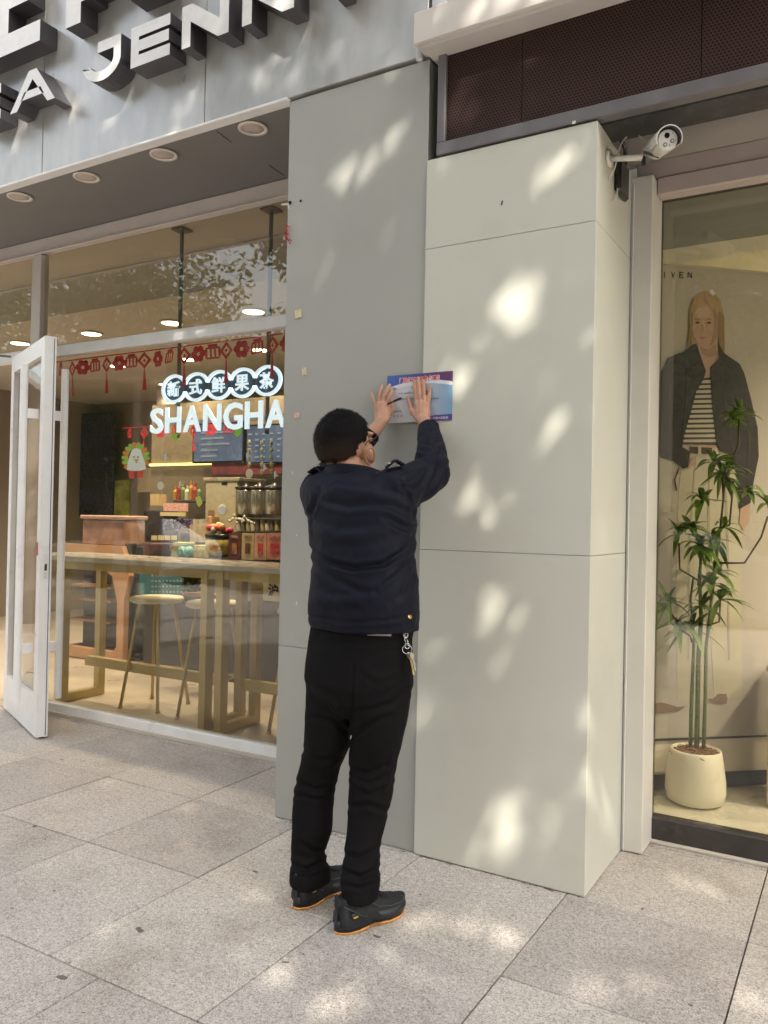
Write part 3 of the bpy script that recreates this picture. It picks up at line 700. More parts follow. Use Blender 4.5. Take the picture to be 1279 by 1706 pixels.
thing1('valance', pbox(352, 771, 470, 790, 3.3, .08), mm((.16, .035, .04), .6, 0, .5, 12), 'dark red patterned shelf valance under the menu screens', 'valance')
im = empty('water_boiler', at(368, 840, 2.9), 'tall cream metal water boiler cabinet on the rear counter', 'boiler')
pbox(342, 800, 394, 888, 2.9, .35, .01).build('body', mm((.46, .42, .30), .35, .3), im); pbox(338, 796, 398, 801, 2.88, .4, .004).build('lid', mm((.4, .36, .26), .3, .4), im)
pbox(369, 803, 378, 808, 2.895, .01, 0).build('display', M['black_plastic'], im); pbox(347, 850, 356, 866, 2.895, .004, 0).build('sticker', mm((.2, .12, .07)), im)
P = at(369, 848, 2.885); MB().tube([(P[0], 2.897, P[2]), (P[0], 2.89, P[2])], .045, 18).build('sticker', mm((.7, .68, .6)), im)
steel = mat('steel', (.42, .40, .33), .22, .9)
for i, (px, lab) in enumerate([(408, 'tall steel tea dispenser nearest the boiler'), (432, 'tall steel tea dispenser in the middle of the shelf'), (457, 'tall steel tea dispenser beside the grey column edge')]):
    P = at(px, 858, 2.95); Q = at(px, 815, 2.95)
    d = empty('tea_dispenser', P, lab, 'drink dispenser', 'steel tea dispensers')
    MB().lathe([(.088, 0), (.092, .01), (.092, Q[2]-P[2]-.02), (.085, Q[2]-P[2]), (.01, Q[2]-P[2]+.012)], P, 22).build('body', steel, d, True)
    MB().lathe([(.1, 0), (.1, .02), (.03, .04), (.02, .06)], (P[0], P[1], Q[2]), 18).build('lid', M['black_plastic'], d, True)
for pz, lab in [(862, 'upper dark shelf under the tea dispensers'), (884, 'lower dark shelf under the tea dispensers')]:
    thing1('shelf', pbox(394, pz, 490, pz+5, 2.8, .4), M['dark_under'], lab, 'shelf')
cu_m = [mm((.5, .47, .4), .3), mm((.12, .1, .08)), mm((.35, .3, .15), .4)]
for i in range(9):
    P = at(398+i*8, 884, 2.85)
    thing1('cup', MB().lathe([(.022, 0), (.03, .07+.02*(i % 3)), (.0005, .071+.02*(i % 3))], P, 10), cu_m[i % 3], ['first','second','third','fourth','fifth','sixth','seventh','eighth','ninth'][i]+' small cup from the left on the lower dark shelf', 'cup', 'cups on the lower shelf behind the bar')
# service counter
ct = empty('service_counter', (-3, 2.55, 0), 'dark topped service counter with grey and teal front across the shop', 'counter')
a = at(200, 930, 2.5)
MB().box((-3.95, 2.5, .012), (-.80, 3.1, .93)).build('body', mm((.27, .25, .225), .5), ct)
MB().box((-3.99, 2.45, .931), (-.80, 3.12, .98), bev=.006).build('top', mm((.05, .05, .06), .25), ct)
ct = [o for o in bpy.data.objects if o.name == 'service_counter'][0]; tl = pbox(232, 945, 306, 1004, 2.182, .0165, .002); tl.build('teal_board', mm((.02, .17, .20), .5, 0, .1), ct)
tb = MB()
for i in range(4):
    for k in range(9):
        A = at(252+k*6, 958+i*9, 2.178); tb.box((A[0], 2.178, A[2]-.012), (A[0]+.022, 2.1815, A[2]+.008*random.random()))
tb.build('printed_characters', mm((.45, .5, .45)), ct)
pbox(309, 945, 437, 1004, 2.184, .0155, .002).build('pale_board', mm((.36, .34, .30), .5), ct)
wb = pbox(438, 950, 478, 1004, 2.182, .0165, .002).build('front_sign', mm((.50, .45, .33), .6), ct)
A = at(452, 966, 2.178); text('AUN', .2, (A[0]+.01, 2.179, A[2]), M['black_plastic'], wb, 'lettering', .004, .001, fit=(.14, .05))
A = at(453, 980, 2.178); text('沪', .2, (A[0]+.01, 2.179, A[2]-.015), M['black_plastic'], wb, 'lettering', .004, .001, fit=(.10, .10))
# things on the counter
bcols = [mm((.35, .2, .06), .2), mm((.5, .48, .42), .3), mm((.12, .2, .08), .2), mm((.3, .05, .04), .25)]
thing1('wall_shelf', pbox(288, 833, 338, 837, 3.2, .2), M['dark_under'], 'dark wall shelf of syrup bottles left of the boiler', 'shelf')
for i in range(7):
    P = at(292+i*6.6, 833, 3.28); h_ = .15+.03*((i*5) % 3)
    thing1('syrup_bottle', MB().lathe([(.028, 0), (.03, h_*.6), (.012, h_*.75), (.012, h_), (.0005, h_+.001)], P, 10), bcols[(i*3) % 4], ['first','second','third','fourth','fifth','sixth','seventh'][i]+' syrup bottle from the left on the wall shelf', 'bottle', 'syrup bottles on the wall shelf')
for i in range(5):
    P = at(322+i*5.2, 903, 2.62); h_ = .16+.05*(i % 2)
    thing1('cup_stack', MB().lathe([(.032, 0), (.04, h_), (.0005, h_+.001)], P, 12), bcols[1] if i % 2 else mm((.55, .40, .25), .5), ['leftmost','second','third','fourth','rightmost'][i]+' stack of paper cups behind the sweets bowl', 'cup stack', 'paper cup stacks behind the bowl')
for i, (x0, y0, x1, y1, c, l) in enumerate([(196, 872, 222, 905, (.28, .12, .08), 'small reddish carton at the left end of the counter'), (226, 905, 238, 930, (.45, .4, .3), 'cream carton left of the red tub on the ledge'), (284, 905, 297, 929, (.2, .25, .1), 'green tea tin left of the teal jars'), (345, 860, 352, 886, (.5, .3, .15), 'tan bottle at the left side of the boiler')]):
    thing1('carton', pbox(x0, y0, x1, y1, 2.56 if i != 3 else 2.8, .1), mm(c, .5, 0, .3, 20), l, 'carton')
for i, x in enumerate([415, 436, 452]):
    hb_ = MB(); a0 = at(x, 738, 2.0); b0 = at(x, 786, 2.0); hb_.tube([a0, b0], .002, 4)
    for k in range(5):
        q_ = a0*(1-k/4.)+b0*(k/4.); hb_.ell(q_, (.018, .006, .022), None, 8, 6)
    thing1('hanging_ornament', hb_, mm([(.5, .45, .3), (.4, .42, .3), (.25, .3, .1)][i], .3), ['pale hanging ornament string left, under the second screen', 'pale hanging ornament string in the middle, under the second screen', 'greenish hanging ornament string nearest the grey column'][i], 'ornament', 'ornament strings under the screens')
rb = empty('black_register', at(290, 885, 2.55), 'black till with angled screen on the counter', 'till')
pbox(238, 850, 272, 905, 2.7, .2, .01).build('housing', M['black_plastic'], rb); pbox(300, 886, 345, 930, 2.6, .3, .01).build('cash_drawer', mm((.03, .03, .045), .3), rb)
price = mm((.62, .35, .33), .6, 0, .5, 60); yel = mm((.6, .52, .28), .6, 0, .3, 80)
cb = pbox(272, 838, 312, 852, 2.55, .01, 0); thing1('price_board', cb, price, 'pink and cream printed price board above the till', 'price board')
cb = pbox(267, 853, 308, 860, 2.55, .01, 0); thing1('price_strip', cb, yel, 'yellowish strip of small price cards below the pink board', 'price strip')
for i in range(4): thing1('price_card', pbox(252+i*11, 892, 261+i*11, 900, 2.46, .004, 0), yel, 'small cream price card %s' % ['leftmost above the red tub', 'second above the red tub', 'third above the red tub', 'rightmost above the red tub'][i], 'price card')
P = at(262, 935, 2.3); q_ = at(262, 908, 2.3)
def tub(px, pyb, pyt, rpx, Y, m, lab, nm='tub', cat='tub', tap=.92):
    A = at(px, pyb, Y); B = at(px, pyt, Y); r_ = rpx/scale_at(A); h_ = B[2]-A[2]
    return thing1(nm, MB().lathe([(r_*tap, 0), (r_, h_*.9), (r_*1.03, h_), (r_*.9, h_+.001), (.0005, h_*.98)], A, 22), m, lab, cat, None, True)
bs = MB().box((-3.95, 2.15, .94), (-.82, 2.449, .985)); bs.box((-3.95, 2.2, .012), (-.82, 2.449, .9395))
thing1('display_ledge', bs, mm((.055, .048, .042), .4), 'low display ledge along the customer side of the counter', 'ledge')
tub(262, 931, 905, 24, 2.3, mm((.10, .02, .03), .3), 'wide dark red tub on the counter ledge')
tub(218, 928, 905, 9, 2.3, mm((.04, .03, .03), .3), 'small black pot at the left end of the counter ledge', 'pot', 'pot')
teal = mm((.05, .26, .22), .25)
for i, (px, lab) in enumerate([(304, 'round teal jar left of its twin on the ledge'), (315, 'round teal jar right of its twin on the ledge')]):
    A = at(px, 920, 2.3); thing1('jar', MB().ell(A, (.05, .05, .055)), teal, lab, 'jar', 'round teal jars', True)
thing1('snack_box', pbox(290, 903, 312, 909, 2.32, .1), mm((.35, .4, .15)), 'flat green snack box behind the teal jars', 'box')
thing1('snack_tray', pbox(322, 908, 348, 930, 2.25, .16), mm((.42, .36, .12), .4, 0, .5, 30), 'shallow tray of yellow snacks between the jars and fruit bowl', 'tray')
fb = empty('fruit_bowl', at(366, 925, 2.25), 'glass bowl piled with red and orange wrapped sweets', 'bowl')
A = at(366, 925, 2.25); MB().lathe([(.06, 0), (.12, .06), (.125, .13), (.11, .14), (.0005, .135)], A, 22).build('bowl', mm((.5, .40, .12), .3, 0, .4, 20), fb, True)
MB().lathe([(.125, .1405), (.128, .18), (.0005, .185)], A, 22).build('band', M['black_plastic'], fb, True)
swc = [mm((.6, .12, .05), .4), mm((.55, .05, .12), .4), mm((.6, .3, .1), .4), mm((.6, .5, .42), .4)]
for i in range(16):
    q_ = (A[0]+random.uniform(-.10, .10), A[1]+random.uniform(-.07, .07), A[2]+.20+random.uniform(0, .07)); MB().ell(q_, (.03, .025, .028), None, 8, 6).build('sweet', swc[i % 4], fb, True)
cards = [(381, 400, (.13, .02, .02), (.35, .16, .05), 'dark red menu card standing at the left of the row'), (403, 422, (.50, .38, .20), (.10, .03, .02), 'yellowish menu card with a dark figure in the row'), (424, 443, (.55, .32, .22), (.5, .03, .03), 'peach menu card printed with a red square'), (445, 470, (.52, .22, .15), (.4, .03, .03), 'orange menu card at the edge of the grey column')]
for x0, x1, c1, c2, lab in cards:
    k = empty('menu_card', at((x0+x1)/2, 930, 2.2), lab, 'menu card', 'menu cards standing on the counter')
    pbox(x0, 888, x1, 933, 2.2, .01, 0).build('card', mm(c1, .5, 0, .15, 12), k)
    pbox(x0+5, 905, x1-6, 923, 2.195, .004, 0).build('print', mm(c2, .5, 0, .5, 30), k)
    pbox(x0+4, 892, x1-4, 897, 2.195, .004, 0).build('print', mm([q*.5+.15 for q in c2], .5, 0, .5, 60), k)
thing1('small_plant', (lambda b: ([b.tube([np.array(at(320, 985, 1.75))+np.array([random.gauss(0, .02), random.gauss(0, .02), 0]), np.array(at(320+random.gauss(0, 6), random.uniform(935, 985), 1.75))+np.array([0, random.gauss(0, .05), 0])], [.006, .016], 5) for _ in range(90)], b)[1])(MB()), mm((.04, .07, .03), .6, 0, .5, 40), 'small dark green foliage plant standing just right of the teal board', 'plant')
thing1('plant_shelf', pbox(302, 988, 352, 996, 1.7, .2), mm((.34, .15, .08), .5), 'small reddish wooden tray under the dark foliage plant', 'tray')
thing1('bin', MB().lathe([(.11, 0), (.13, .55), (.0005, .56)], (at(425, 1085, 0)[0]-1.1, 2.1, .012), 20), mm((.35, .33, .28), .5), 'pale ribbed waste bin below the menu cards', 'bin', None, True)
# wooden claw-machine like cabinet at left
cbx = empty('display_cabinet', at(150, 1080, 2.2), 'orange wood display cabinet with rounded window behind the door handle', 'cabinet')
wood = mm((.50, .27, .14), .45, 0, .12, 8)
A, B = at(96, 905, 2.2), at(212, 1082, 2.2); cxm = (A[0]+B[0])/2; hw = (B[0]-A[0])/2; zb_, zt_ = .02, A[2]; hh = zt_-zb_
outer = [(-hw,0),(hw*.82,0),(hw*.88,.04),(hw*.88,hh*.55),(hw,hh*.75),(hw*.8,hh),(-hw,hh)]
inner = [(-hw*.9,.10),(hw*.62,.10),(hw*.7,.15),(hw*.7,hh*.52),(hw*.55,hh*.74),(hw*.3,hh*.80),(-hw*.9,hh*.80)]
b = MB(); k = len(outer)
for y0, y1 in [(2.2, 2.26)]:
    o_ = [(cxm+p[0], y0, zb_+p[1]) for p in outer]; i_ = [(cxm+p[0], y0, zb_+p[1]) for p in inner]
    ob = [(p[0], y1, p[2]) for p in o_]; ib = [(p[0], y1, p[2]) for p in i_]
    b.add(o_+i_+ob+ib, [(i, (i+1) % k, k+(i+1) % k, k+i) for i in range(k)]+[(2*k+i, 3*k+i, 3*k+(i+1) % k, 2*k+(i+1) % k) for i in range(k)]+[(i, 2*k+i, 2*k+(i+1) % k, (i+1) % k) for i in range(k)]+[(k+i, k+(i+1) % k, 3*k+(i+1) % k, 3*k+i) for i in range(k)])
b.build('front_frame', wood, cbx)
MB().box((cxm-hw*.95, 2.5, zb_), (cxm+hw*.8, 2.56, zt_-.02)).build('back', mm((.035, .03, .035), .4), cbx)
MB().box((cxm-hw*.95, 2.262, zb_+.05), (cxm+hw*.72, 2.499, zb_+.08)).build('floor', mm((.12, .07, .05), .4), cbx)
for z_ in (.35, .55, .68): MB().box((cxm-hw*.88, 2.3, z_), (cxm+hw*.3, 2.49, z_+.02)).build('shelf', mm((.33, .18, .1), .5), cbx)
bx = empty('reflection_box', at(150, 900, 2.3), 'pinkish box standing in for the car reflection above the orange cabinet', 'box')  # box added in place of a street reflection in the glass
MB().box((cxm-hw*.4, 2.24, zt_+.001), (cxm+hw*.75, 2.5, zt_+.24), bev=.01).build('body', mm((.36, .21, .16), .5, 0, .3, 10), bx)
MB().box((cxm-hw*.44, 2.22, zt_+.241), (cxm+hw*.79, 2.52, zt_+.28), bev=.01).build('lid', mm((.40, .26, .22), .5), bx)
thing1('wall_poster', pbox(191, 800, 214, 870, 4.6, .02, 0), mm((.22, .24, .06), .6, 0, .7, 6), 'green and orange picture poster on the far wall below the bird sticker', 'poster')
thing1('wall_frame', pbox(230, 780, 262, 820, 4.2, .02, 0), mm((.32, .26, .19), .6), 'pale framed board on the wall right of the bird sticker', 'frame')
thing1('paper_bag', pbox(250, 823, 265, 842, 3.0, .1, 0), mm((.5, .37, .18), .7), 'tan paper bag hanging beside the pier', 'paper bag')
fl = MB(); 
for i in range(40):
    q_ = np.array(at(300+random.gauss(0, 12), 873+random.gauss(0, 6), 2.6)); fl.ell(q_, (.014, .014, .014), None, 6, 4)
thing1('flowers', fl, mm((.12, .08, .25), .6), 'small bunch of purple flowers behind the till', 'flowers')
orc = MB()
for i in range(14):
    q_ = np.array(at(400+random.gauss(0, 14), 868+random.gauss(0, 7), 2.3)); orc.ell(q_, (.016, .01, .014), None, 6, 4)
orc.tube([at(385, 900, 2.3), at(392, 875, 2.3), at(405, 862, 2.3), at(425, 872, 2.3)], .004, 5)
thing1('orchid', orc, mm((.6, .58, .5), .6), 'white orchid spray above the menu cards', 'flowers')

# stickers on the glass
GY = WY-.0022
def flat(name, poly_px, c, parent=None, Y=GY, t=.0015, m=None):
    pts = [onY(x, y, Y) for x, y in poly_px]
    return MB().prism([(p[0], p[2]) for p in pts], (0, Y, 0), (1, 0, 0), (0, 0, 1), (0, t, 0)).build(name, m or mat(name, c, .5), parent)
def circ(px, py, rx, ry=None, n=20, ph=0): return [(px+rx*math.cos(2*math.pi*k/n+ph), py+(ry or rx)*math.sin(2*math.pi*k/n+ph)) for k in range(n)]
bs_ = empty('bird_sticker', onY(226, 770, GY), 'window sticker of a white bird with green leaf fan and red legs', 'sticker')
gr = mat('sticker_green', (.28, .45, .06), .5); og = mat('sticker_orange', (.60, .20, .04), .5)
for k in range(13):
    a = R(-215+k*19.5); c, s = math.cos(a), math.sin(a); px, py = 226+17*c, 764+21*s
    flat('feather', [(px-4*s-4*c, py+4*c-4*s), (px+5*c-3*s, py+5*s+3*c), (px+7*c, py+7*s), (px+5*c+3*s, py+5*s-3*c), (px+4*s-4*c, py-4*c-4*s)], 0, bs_, GY-.001-.0002*(k % 2), m=gr if k % 3 else og)
flat('leg', [(214,783),(223,783),(224,797),(215,797)], (.5, .05, .03), bs_, GY-.0012); flat('leg', [(228,783),(238,782),(237,796),(229,797)], (.5, .05, .03), bs_, GY-.0012)
flat('body', [(211,783),(213,768),(217,756),(220,749),(227,746),(234,749),(237,758),(241,770),(243,781),(234,784),(220,785)], (.62, .68, .62), bs_, GY-.003)
flat('beak', [(223,765),(230,765),(226.5,772)], (.6, .25, .03), bs_, GY-.0045); 
for x in (222.5, 229.5): flat('eye', circ(x, 761.5, 1.1), (.01, .01, .01), bs_, GY-.0045)
for nm, poly, c, lab in [('leaf_sticker', [(287,723),(298,722),(294,728),(299,731),(292,735),(287,730)], (.22, .5, .03), 'small lime green leaf sticker under the letter H'), ('leaf_sticker', [(391,717),(402,714),(401,722),(396,729),(390,724)], (.22, .5, .03), 'small lime green leaf sticker under the letter G'),
                         ('cup_sticker', [(325,829),(333,826),(337,838),(331,845),(327,838)], (.45, .5, .1), 'pale yellow green cup sticker left of the boiler'), ('round_sticker', circ(267, 809, 5.5, 7), (.55, .5, .36), 'oval cream sticker right of the bird sticker'), ('round_sticker', circ(370, 850, 6, 7.5), (.6, .58, .5), 'round white sticker over the boiler'), ('round_sticker', circ(415, 789, 6, 8), (.55, .42, .3), 'shield shaped peach sticker under the second screen')]:
    o = flat(nm, poly, c); tag(o, lab, 'sticker', 'small stickers on the tea shop glass')
for i, (px, py, l) in enumerate([(412,758,20),(440,778,16),(458,790,18),(300,806,14),(275,760,6)]):
    o = flat('star_sticker', [(px-2, py-3), (px+1, py-6), (px+2, py), (px+6, py+3), (px+1, py+4), (px-1, py+9), (px-2, py+3)], (.42, .45, .40)); tag(o, ['frosted star sticker above the shield sticker', 'frosted star sticker right of the shield sticker', 'frosted star sticker nearest the grey column', 'frosted star sticker left of the boiler', 'frosted star sticker just right of the bird'][i], 'sticker', 'small frosted star stickers')

# ------------------------------------------------------------------ RIGHT SHOP
MB().box((.7175, .512, .004), (.806, .53, 2.86), bev=.003).build('jamb_panel', M['jamb'], tag(empty('door_jamb', (.76, .5, 0)), 'pale narrow jamb panel between the pillar and the boutique window', 'jamb'))
jb = [o for o in bpy.data.objects if o.name == 'door_jamb'][0]
MB().box((.796, .5305, .004), (.8055, .70, 2.86), bev=.002).build('return_panel', M['jamb'], jb)
MB().box((.7285, .506, .004), (.7305, .5115, 2.83)).build('corner_bead', M['white_frame'], jb)
lb = empty('shutter_header', (1.6, .6, 2.8), 'pinkish beige roller shutter header above the boutique window', 'shutter box')
MB().box((.7175, .60, 2.875), (3.0, .66, 2.955), bev=.004).build('upper_band', M['shutter'], lb); MB().box((.807, .585, 2.795), (3.0, .66, 2.8735), bev=.006).build('lower_band', M['shutter'], lb)
MB().box((.0, .605, 2.957), (3.0, .65, 3.449), bev=.002).build('signboard_back', M['beige_wall'])['kind'] = 'structure'
rw = empty('boutique_window', (1.6, WY, 0), 'black framed boutique window with a fashion poster and potted plant behind', 'window')
MB().box((.775, .69, .008), (3.0, .76, .107), bev=.006).build('bottom_rail', M['black_frame'], rw)
MB().box((.770, .70, .1075), (.802, .75, 2.835), bev=.004).build('stile', M['black_frame'], rw)
MB().box((.8025, .70, 2.82), (3.0, .75, 2.84), bev=.002).build('top_rail', M['black_frame'], rw)
MB().box((.803, .725, .108), (2.99, .733, 2.819)).build('pane', M['glass'], rw)
MB().box((.775, .668, .002), (3.0, .689, .014), bev=.002).build('sealant_strip', M['beige_wall'], rw)
BW = {'wall': mat('boutique_wall', (.58, .53, .43), .7, var=.03, vscale=2), 'floor': mat('boutique_floor', (.58, .55, .46), .3, var=.05, vscale=4), 'ceil': mat('boutique_ceiling', (.45, .45, .39), .7, var=.03, vscale=3)}
shell(.72, 4.6, .765, 4.4, .095, 2.95, BW['wall'], BW['ceil'], BW['floor'], 'boutique')
MB().box((.725, .9, 2.66), (4.55, 1.12, 2.94)).build('boutique_beam', BW['ceil'])['kind'] = 'structure'
ldm = emit('added_boutique_lamp', (1, .82, .52), 8)  # unseen spotlights, added to warm and brighten the boutique
for i, (x, y, e) in enumerate([(1.75, .75, 0), (2.5, .95, 0), (3.2, 1.8, 0), (1.5, 2.9, 0)]):
    P = (x, y+.2, 2.948)
    lt = empty('added_spotlight', P, ['added unseen warm spotlight nearest the boutique glass', 'added unseen warm spotlight right of the boutique plant', 'added unseen warm spotlight at far right of the boutique', 'added unseen warm spotlight at the back of the boutique'][i], 'spotlight', 'added spotlights for the boutique')
    MB().lathe([(.05, 0), (.05, -.05), (.04, -.05), (.0005, -.045)], P, 16).build('housing', M['white_plastic'], lt, True)
    MB().lathe([(.038, -.0505), (.038, -.052), (.0005, -.053)], P, 16).build('lens', ldm, lt, True)
    ld = bpy.data.lights.new('added_spot', 'SPOT'); ld.energy = 125; ld.color = (1, .87, .64); ld.spot_size = R(130); ld.spot_blend = .9; ld.shadow_soft_size = .06
    lo = bpy.data.objects.new('added_spot', ld); col.objects.link(lo); lo.location = (P[0], P[1], 2.88); lo.rotation_euler = (R(10), 0, 0)

# poster wall: a free-standing angled partition
B0 = onZ(1087, 1315, .1)[:2]; B1 = onZ(1270, 1306, .1)[:2]
pd = np.array([B1[0]-B0[0], B1[1]-B0[1], 0.]); pd /= np.linalg.norm(pd); pn = np.array([-pd[1], pd[0], 0.]);
if pn@np.array([1., -1., 0]) < 0: pn = -pn          # towards the viewer
pO = np.array([B0[0], B0[1], .1])
def onB(px, py, off=0.):
    d = ray(px, py); q = pO+pn*off; t = ((q-CAM)@pn)/(d@pn); return CAM+d*t
def bl(px, py, off=0.): p = onB(px, py, off)-pO; return (float(p@pd), float(p[2]))
def bpoly(name, poly, c, off, parent, m=None, t=.0012):
    pts = [bl(x, y, off) for x, y in poly]
    return MB().prism(pts, pO+pn*off, pd, ZZ, -pn*t).build(name, m or mat(name, c, .55, var=.06, vscale=30), parent)
print('board top', bl(1135, 437), bl(1279, 455), bl(1090, 1230), 'len')
pw = empty('partition', pO, 'angled cream partition carrying the fashion poster in the boutique window', 'partition')
ztop = (bl(1135, 437)[1]+bl(1279, 455)[1])/2
pwb = MB().obox(pO+pd*.75+pn*(-.03)+ZZ*(ztop-.0)/2-ZZ*.0, [pd, pn, ZZ], (.80, .028, (ztop-.1)/2+.05))
pwb.build('board', BW['wall'], pw)
MB().obox(pO+pd*.75+pn*.003+ZZ*.035, [pd, pn, ZZ], (.80, .005, .035)).build('skirting', M['black_frame'], pw)
fp = empty('fashion_poster', pO, 'tall poster of a blonde woman in dark jacket, striped top and pale trousers', 'poster')
zl, zh = bl(1090, 1230)[1], ztop-.012
MB().prism([(-.04, zl), (1.5, zl), (1.5, zh), (-.04, zh)], pO+pn*.004, pd, ZZ, -pn*.0025).build('sheet', mat('poster_paper', (.43, .40, .355), .45, var=.04, vscale=2), fp)
MB().prism([(-.04, zl-.012), (1.5, zl-.012), (1.5, zl-.002), (-.04, zl-.002)], pO+pn*.006, pd, ZZ, -pn*.004).build('edge_strip', M['black_frame'], fp)
o1, o2, o3, o4, o5, o6 = .0055, .007, .0085, .010, .0115, .013
hairm = mat('print_hair', (.38, .265, .14), .5, var=.25, vscale=40, streak=(3, 3, .4)); skinp = mat('print_skin', (.45, .30, .215), .5, var=.04, vscale=20); jkt = mat('print_jacket', (.016, .013, .012), .5, var=.3, vscale=14); trs = mat('print_trousers', (.46, .43, .33), .5, var=.06, vscale=9)
hst = mat('print_hair_light', (.40, .28, .15), .5); hsd = mat('print_hair_dark', (.15, .095, .05), .5); jlf = mat('print_jacket_fold', (.035, .03, .028), .5); tfd = mat('print_trouser_fold', (.34, .31, .24), .5)
bpoly('hair_print', [(1148,560),(1146,540),(1147,515),(1152,498),(1162,488),(1175,484),(1190,489),(1200,500),(1205,520),(1207,545),(1208,590),(1204,612),(1150,612),(1144,590)], 0, o1, fp, hairm)
bpoly('trousers_print', [(1152,742),(1192,745),(1222,755),(1232,800),(1236,900),(1234,1000),(1236,1160),(1190,1165),(1180,1000),(1172,1165),(1128,1168),(1126,1000),(1128,900),(1130,820),(1136,760)], 0, o1, fp, trs)
bpoly('torso_print', [(1166,580),(1180,600),(1197,592),(1196,620),(1194,680),(1196,742),(1188,747),(1140,740),(1138,700),(1150,650)], 0, o2, fp, skinp)
bpoly('face_print', [(1151,540),(1152,522),(1160,510),(1172,505),(1186,508),(1196,518),(1199,535),(1198,556),(1192,570),(1180,580),(1170,578),(1158,568)], 0, o3, fp, skinp)
bpoly('neck_print', [(1162,560),(1194,562),(1196,588),(1190,610),(1172,612),(1164,590)], 0, o2+.0002, fp, skinp)
bpoly('hair_front_print', [(1148,545),(1147,520),(1155,500),(1172,494),(1168,508),(1157,520),(1153,545),(1152,575),(1147,600),(1145,575)], 0, o4, fp, hairm)
bpoly('hair_front_print', [(1172,494),(1190,497),(1203,515),(1206,545),(1207,590),(1202,600),(1198,570),(1198,540),(1192,520),(1180,508)], 0, o4, fp, hairm)
for x in (1162, 1181): bpoly('eye_print', [(x-4.5, 538), (x, 535.5), (x+4.5, 538), (x, 539.5)], (.06, .04, .03), o4, fp); bpoly('brow_print', [(x-6, 533), (x, 530.5), (x+6, 533), (x, 532)], (.16, .10, .06), o4, fp)
shp = mat('print_skin_shade', (.33, .21, .145), .5); hlp = mat('print_skin_light', (.52, .36, .26), .5)
bpoly('cheek_print', [(1186,512),(1196,520),(1199,536),(1197,556),(1190,570),(1182,578),(1187,560),(1190,545),(1189,528)], 0, o3+.0008, fp, shp)
bpoly('cheek_print', [(1153,545),(1156,560),(1163,571),(1171,577),(1160,570),(1153,556)], 0, o3+.0008, fp, shp)
bpoly('forehead_print', [(1158,520),(1166,511),(1178,511),(1183,520),(1180,529),(1162,529)], 0, o3+.0008, fp, hlp)
bpoly('neck_shade_print', [(1166,577),(1180,583),(1191,572),(1195,590),(1182,596),(1170,590)], 0, o2+.0012, fp, shp)
bpoly('nose_print', [(1170,533),(1173,533),(1175,552),(1171,555)], 0, o3+.0012, fp, hlp)
for k in range(16):
    x = 1149+k*1.1; bpoly('hair_strand_print', [(x,520+k*.2),(x+.8,520),(x-2+random.uniform(-1,1),598),(x-3,598)] if k < 5 else [(1197+(k-5)*.9,512+k),(1198+(k-5)*.9,512+k),(1199+(k-5)*.8,603),(1198+(k-5)*.8,604)], 0, o4+.0008, fp, hst if k % 2 else hsd)
for pts in [[(1112,600),(1114,600),(1118,700),(1112,760),(1110,760),(1115,700)],[(1143,592),(1145,592),(1146,650),(1138,735),(1136,735),(1143,650)],[(1200,610),(1202,610),(1212,700),(1226,760),(1223,760),(1209,700)],[(1240,640),(1242,640),(1250,740),(1247,820),(1245,820),(1247,740)]]: bpoly('jacket_fold_print', pts, 0, o6, fp, jlf)
for pts in [[(1158,760),(1160,760),(1150,900),(1148,1100),(1146,1100),(1146,900)],[(1205,760),(1208,760),(1214,900),(1216,1100),(1213,1100),(1210,900)],[(1180,765),(1182,765),(1183,1000),(1178,1100),(1176,1000)]]: bpoly('trouser_fold_print', pts, 0, o2, fp, tfd)
bpoly('nose_print', [(1169,541),(1172,541),(1174,553),(1168,553)], (.40, .26, .19), o4, fp); bpoly('lips_print', [(1165,562),(1171,560.5),(1178,562),(1171,565.5)], (.38, .16, .13), o4, fp)
for k in range(13):
    yb = 640+k*8.2; xl = 1165-k*2.2-(0 if k > 3 else 0); xr = 1184+k*.9
    xl = max(xl, 1138); m_ = mat('print_white', (.48, .45, .37), .5) if k == 0 else m_
    bpoly('stripe_print', [(xl-1, yb-6), (xr+2, yb-7), (xr+2, yb-2), (xl-1, yb-1.5)], 0, o3, fp, m_)
bpoly('top_print', [(1163,632),(1186,628),(1194,660),(1196,742),(1136,740),(1140,700),(1150,660)], (.035, .03, .03), o2+.0006, fp)
bpoly('jacket_print', [(1160,572),(1166,590),(1176,618),(1172,632),(1160,652),(1150,690),(1140,720),(1137,745),(1150,752),(1146,778),(1138,781),(1122,768),(1100,762),(1096,720),(1098,640),(1100,622),(1112,596),(1140,586),(1152,575)], 0, o5, fp, jkt)
bpoly('jacket_print', [(1197,572),(1206,588),(1232,606),(1240,622),(1250,660),(1262,712),(1264,760),(1256,800),(1250,838),(1232,848),(1230,800),(1222,760),(1200,752),(1194,740),(1188,690),(1184,640),(1184,612),(1190,606),(1198,596)], 0, o5, fp, jkt)
bpoly('belt_print', [(1150,744),(1186,746),(1186,757),(1150,755)], (.06, .03, .02), o4, fp); bpoly('buckle_print', [(1163,743),(1168,743),(1168,758),(1163,758)], (.45, .42, .35), o5, fp)
bpoly('hand_print', [(1146,778),(1152,762),(1160,764),(1156,774),(1148,782)], 0, o4, fp, skinp); bpoly('hand_print', [(1234,846),(1250,838),(1248,870),(1238,884),(1231,870)], 0, o4, fp, skinp)
bpoly('drawstring_print', [(1130,779),(1132,780),(1125,800),(1128,817),(1126,818),(1123,800)], (.02, .02, .02), o5, fp)
for i, ch in enumerate('IVEN'):
    A = onB(1107+i*14, 458, o1); b_ = text(ch, .05, A, M['black_plastic'], fp, 'lettering', .0003, .0004, fit=(.022 if ch != 'I' else .005, .030), rot=(R(90), 0, math.atan2(pd[1], pd[0])))
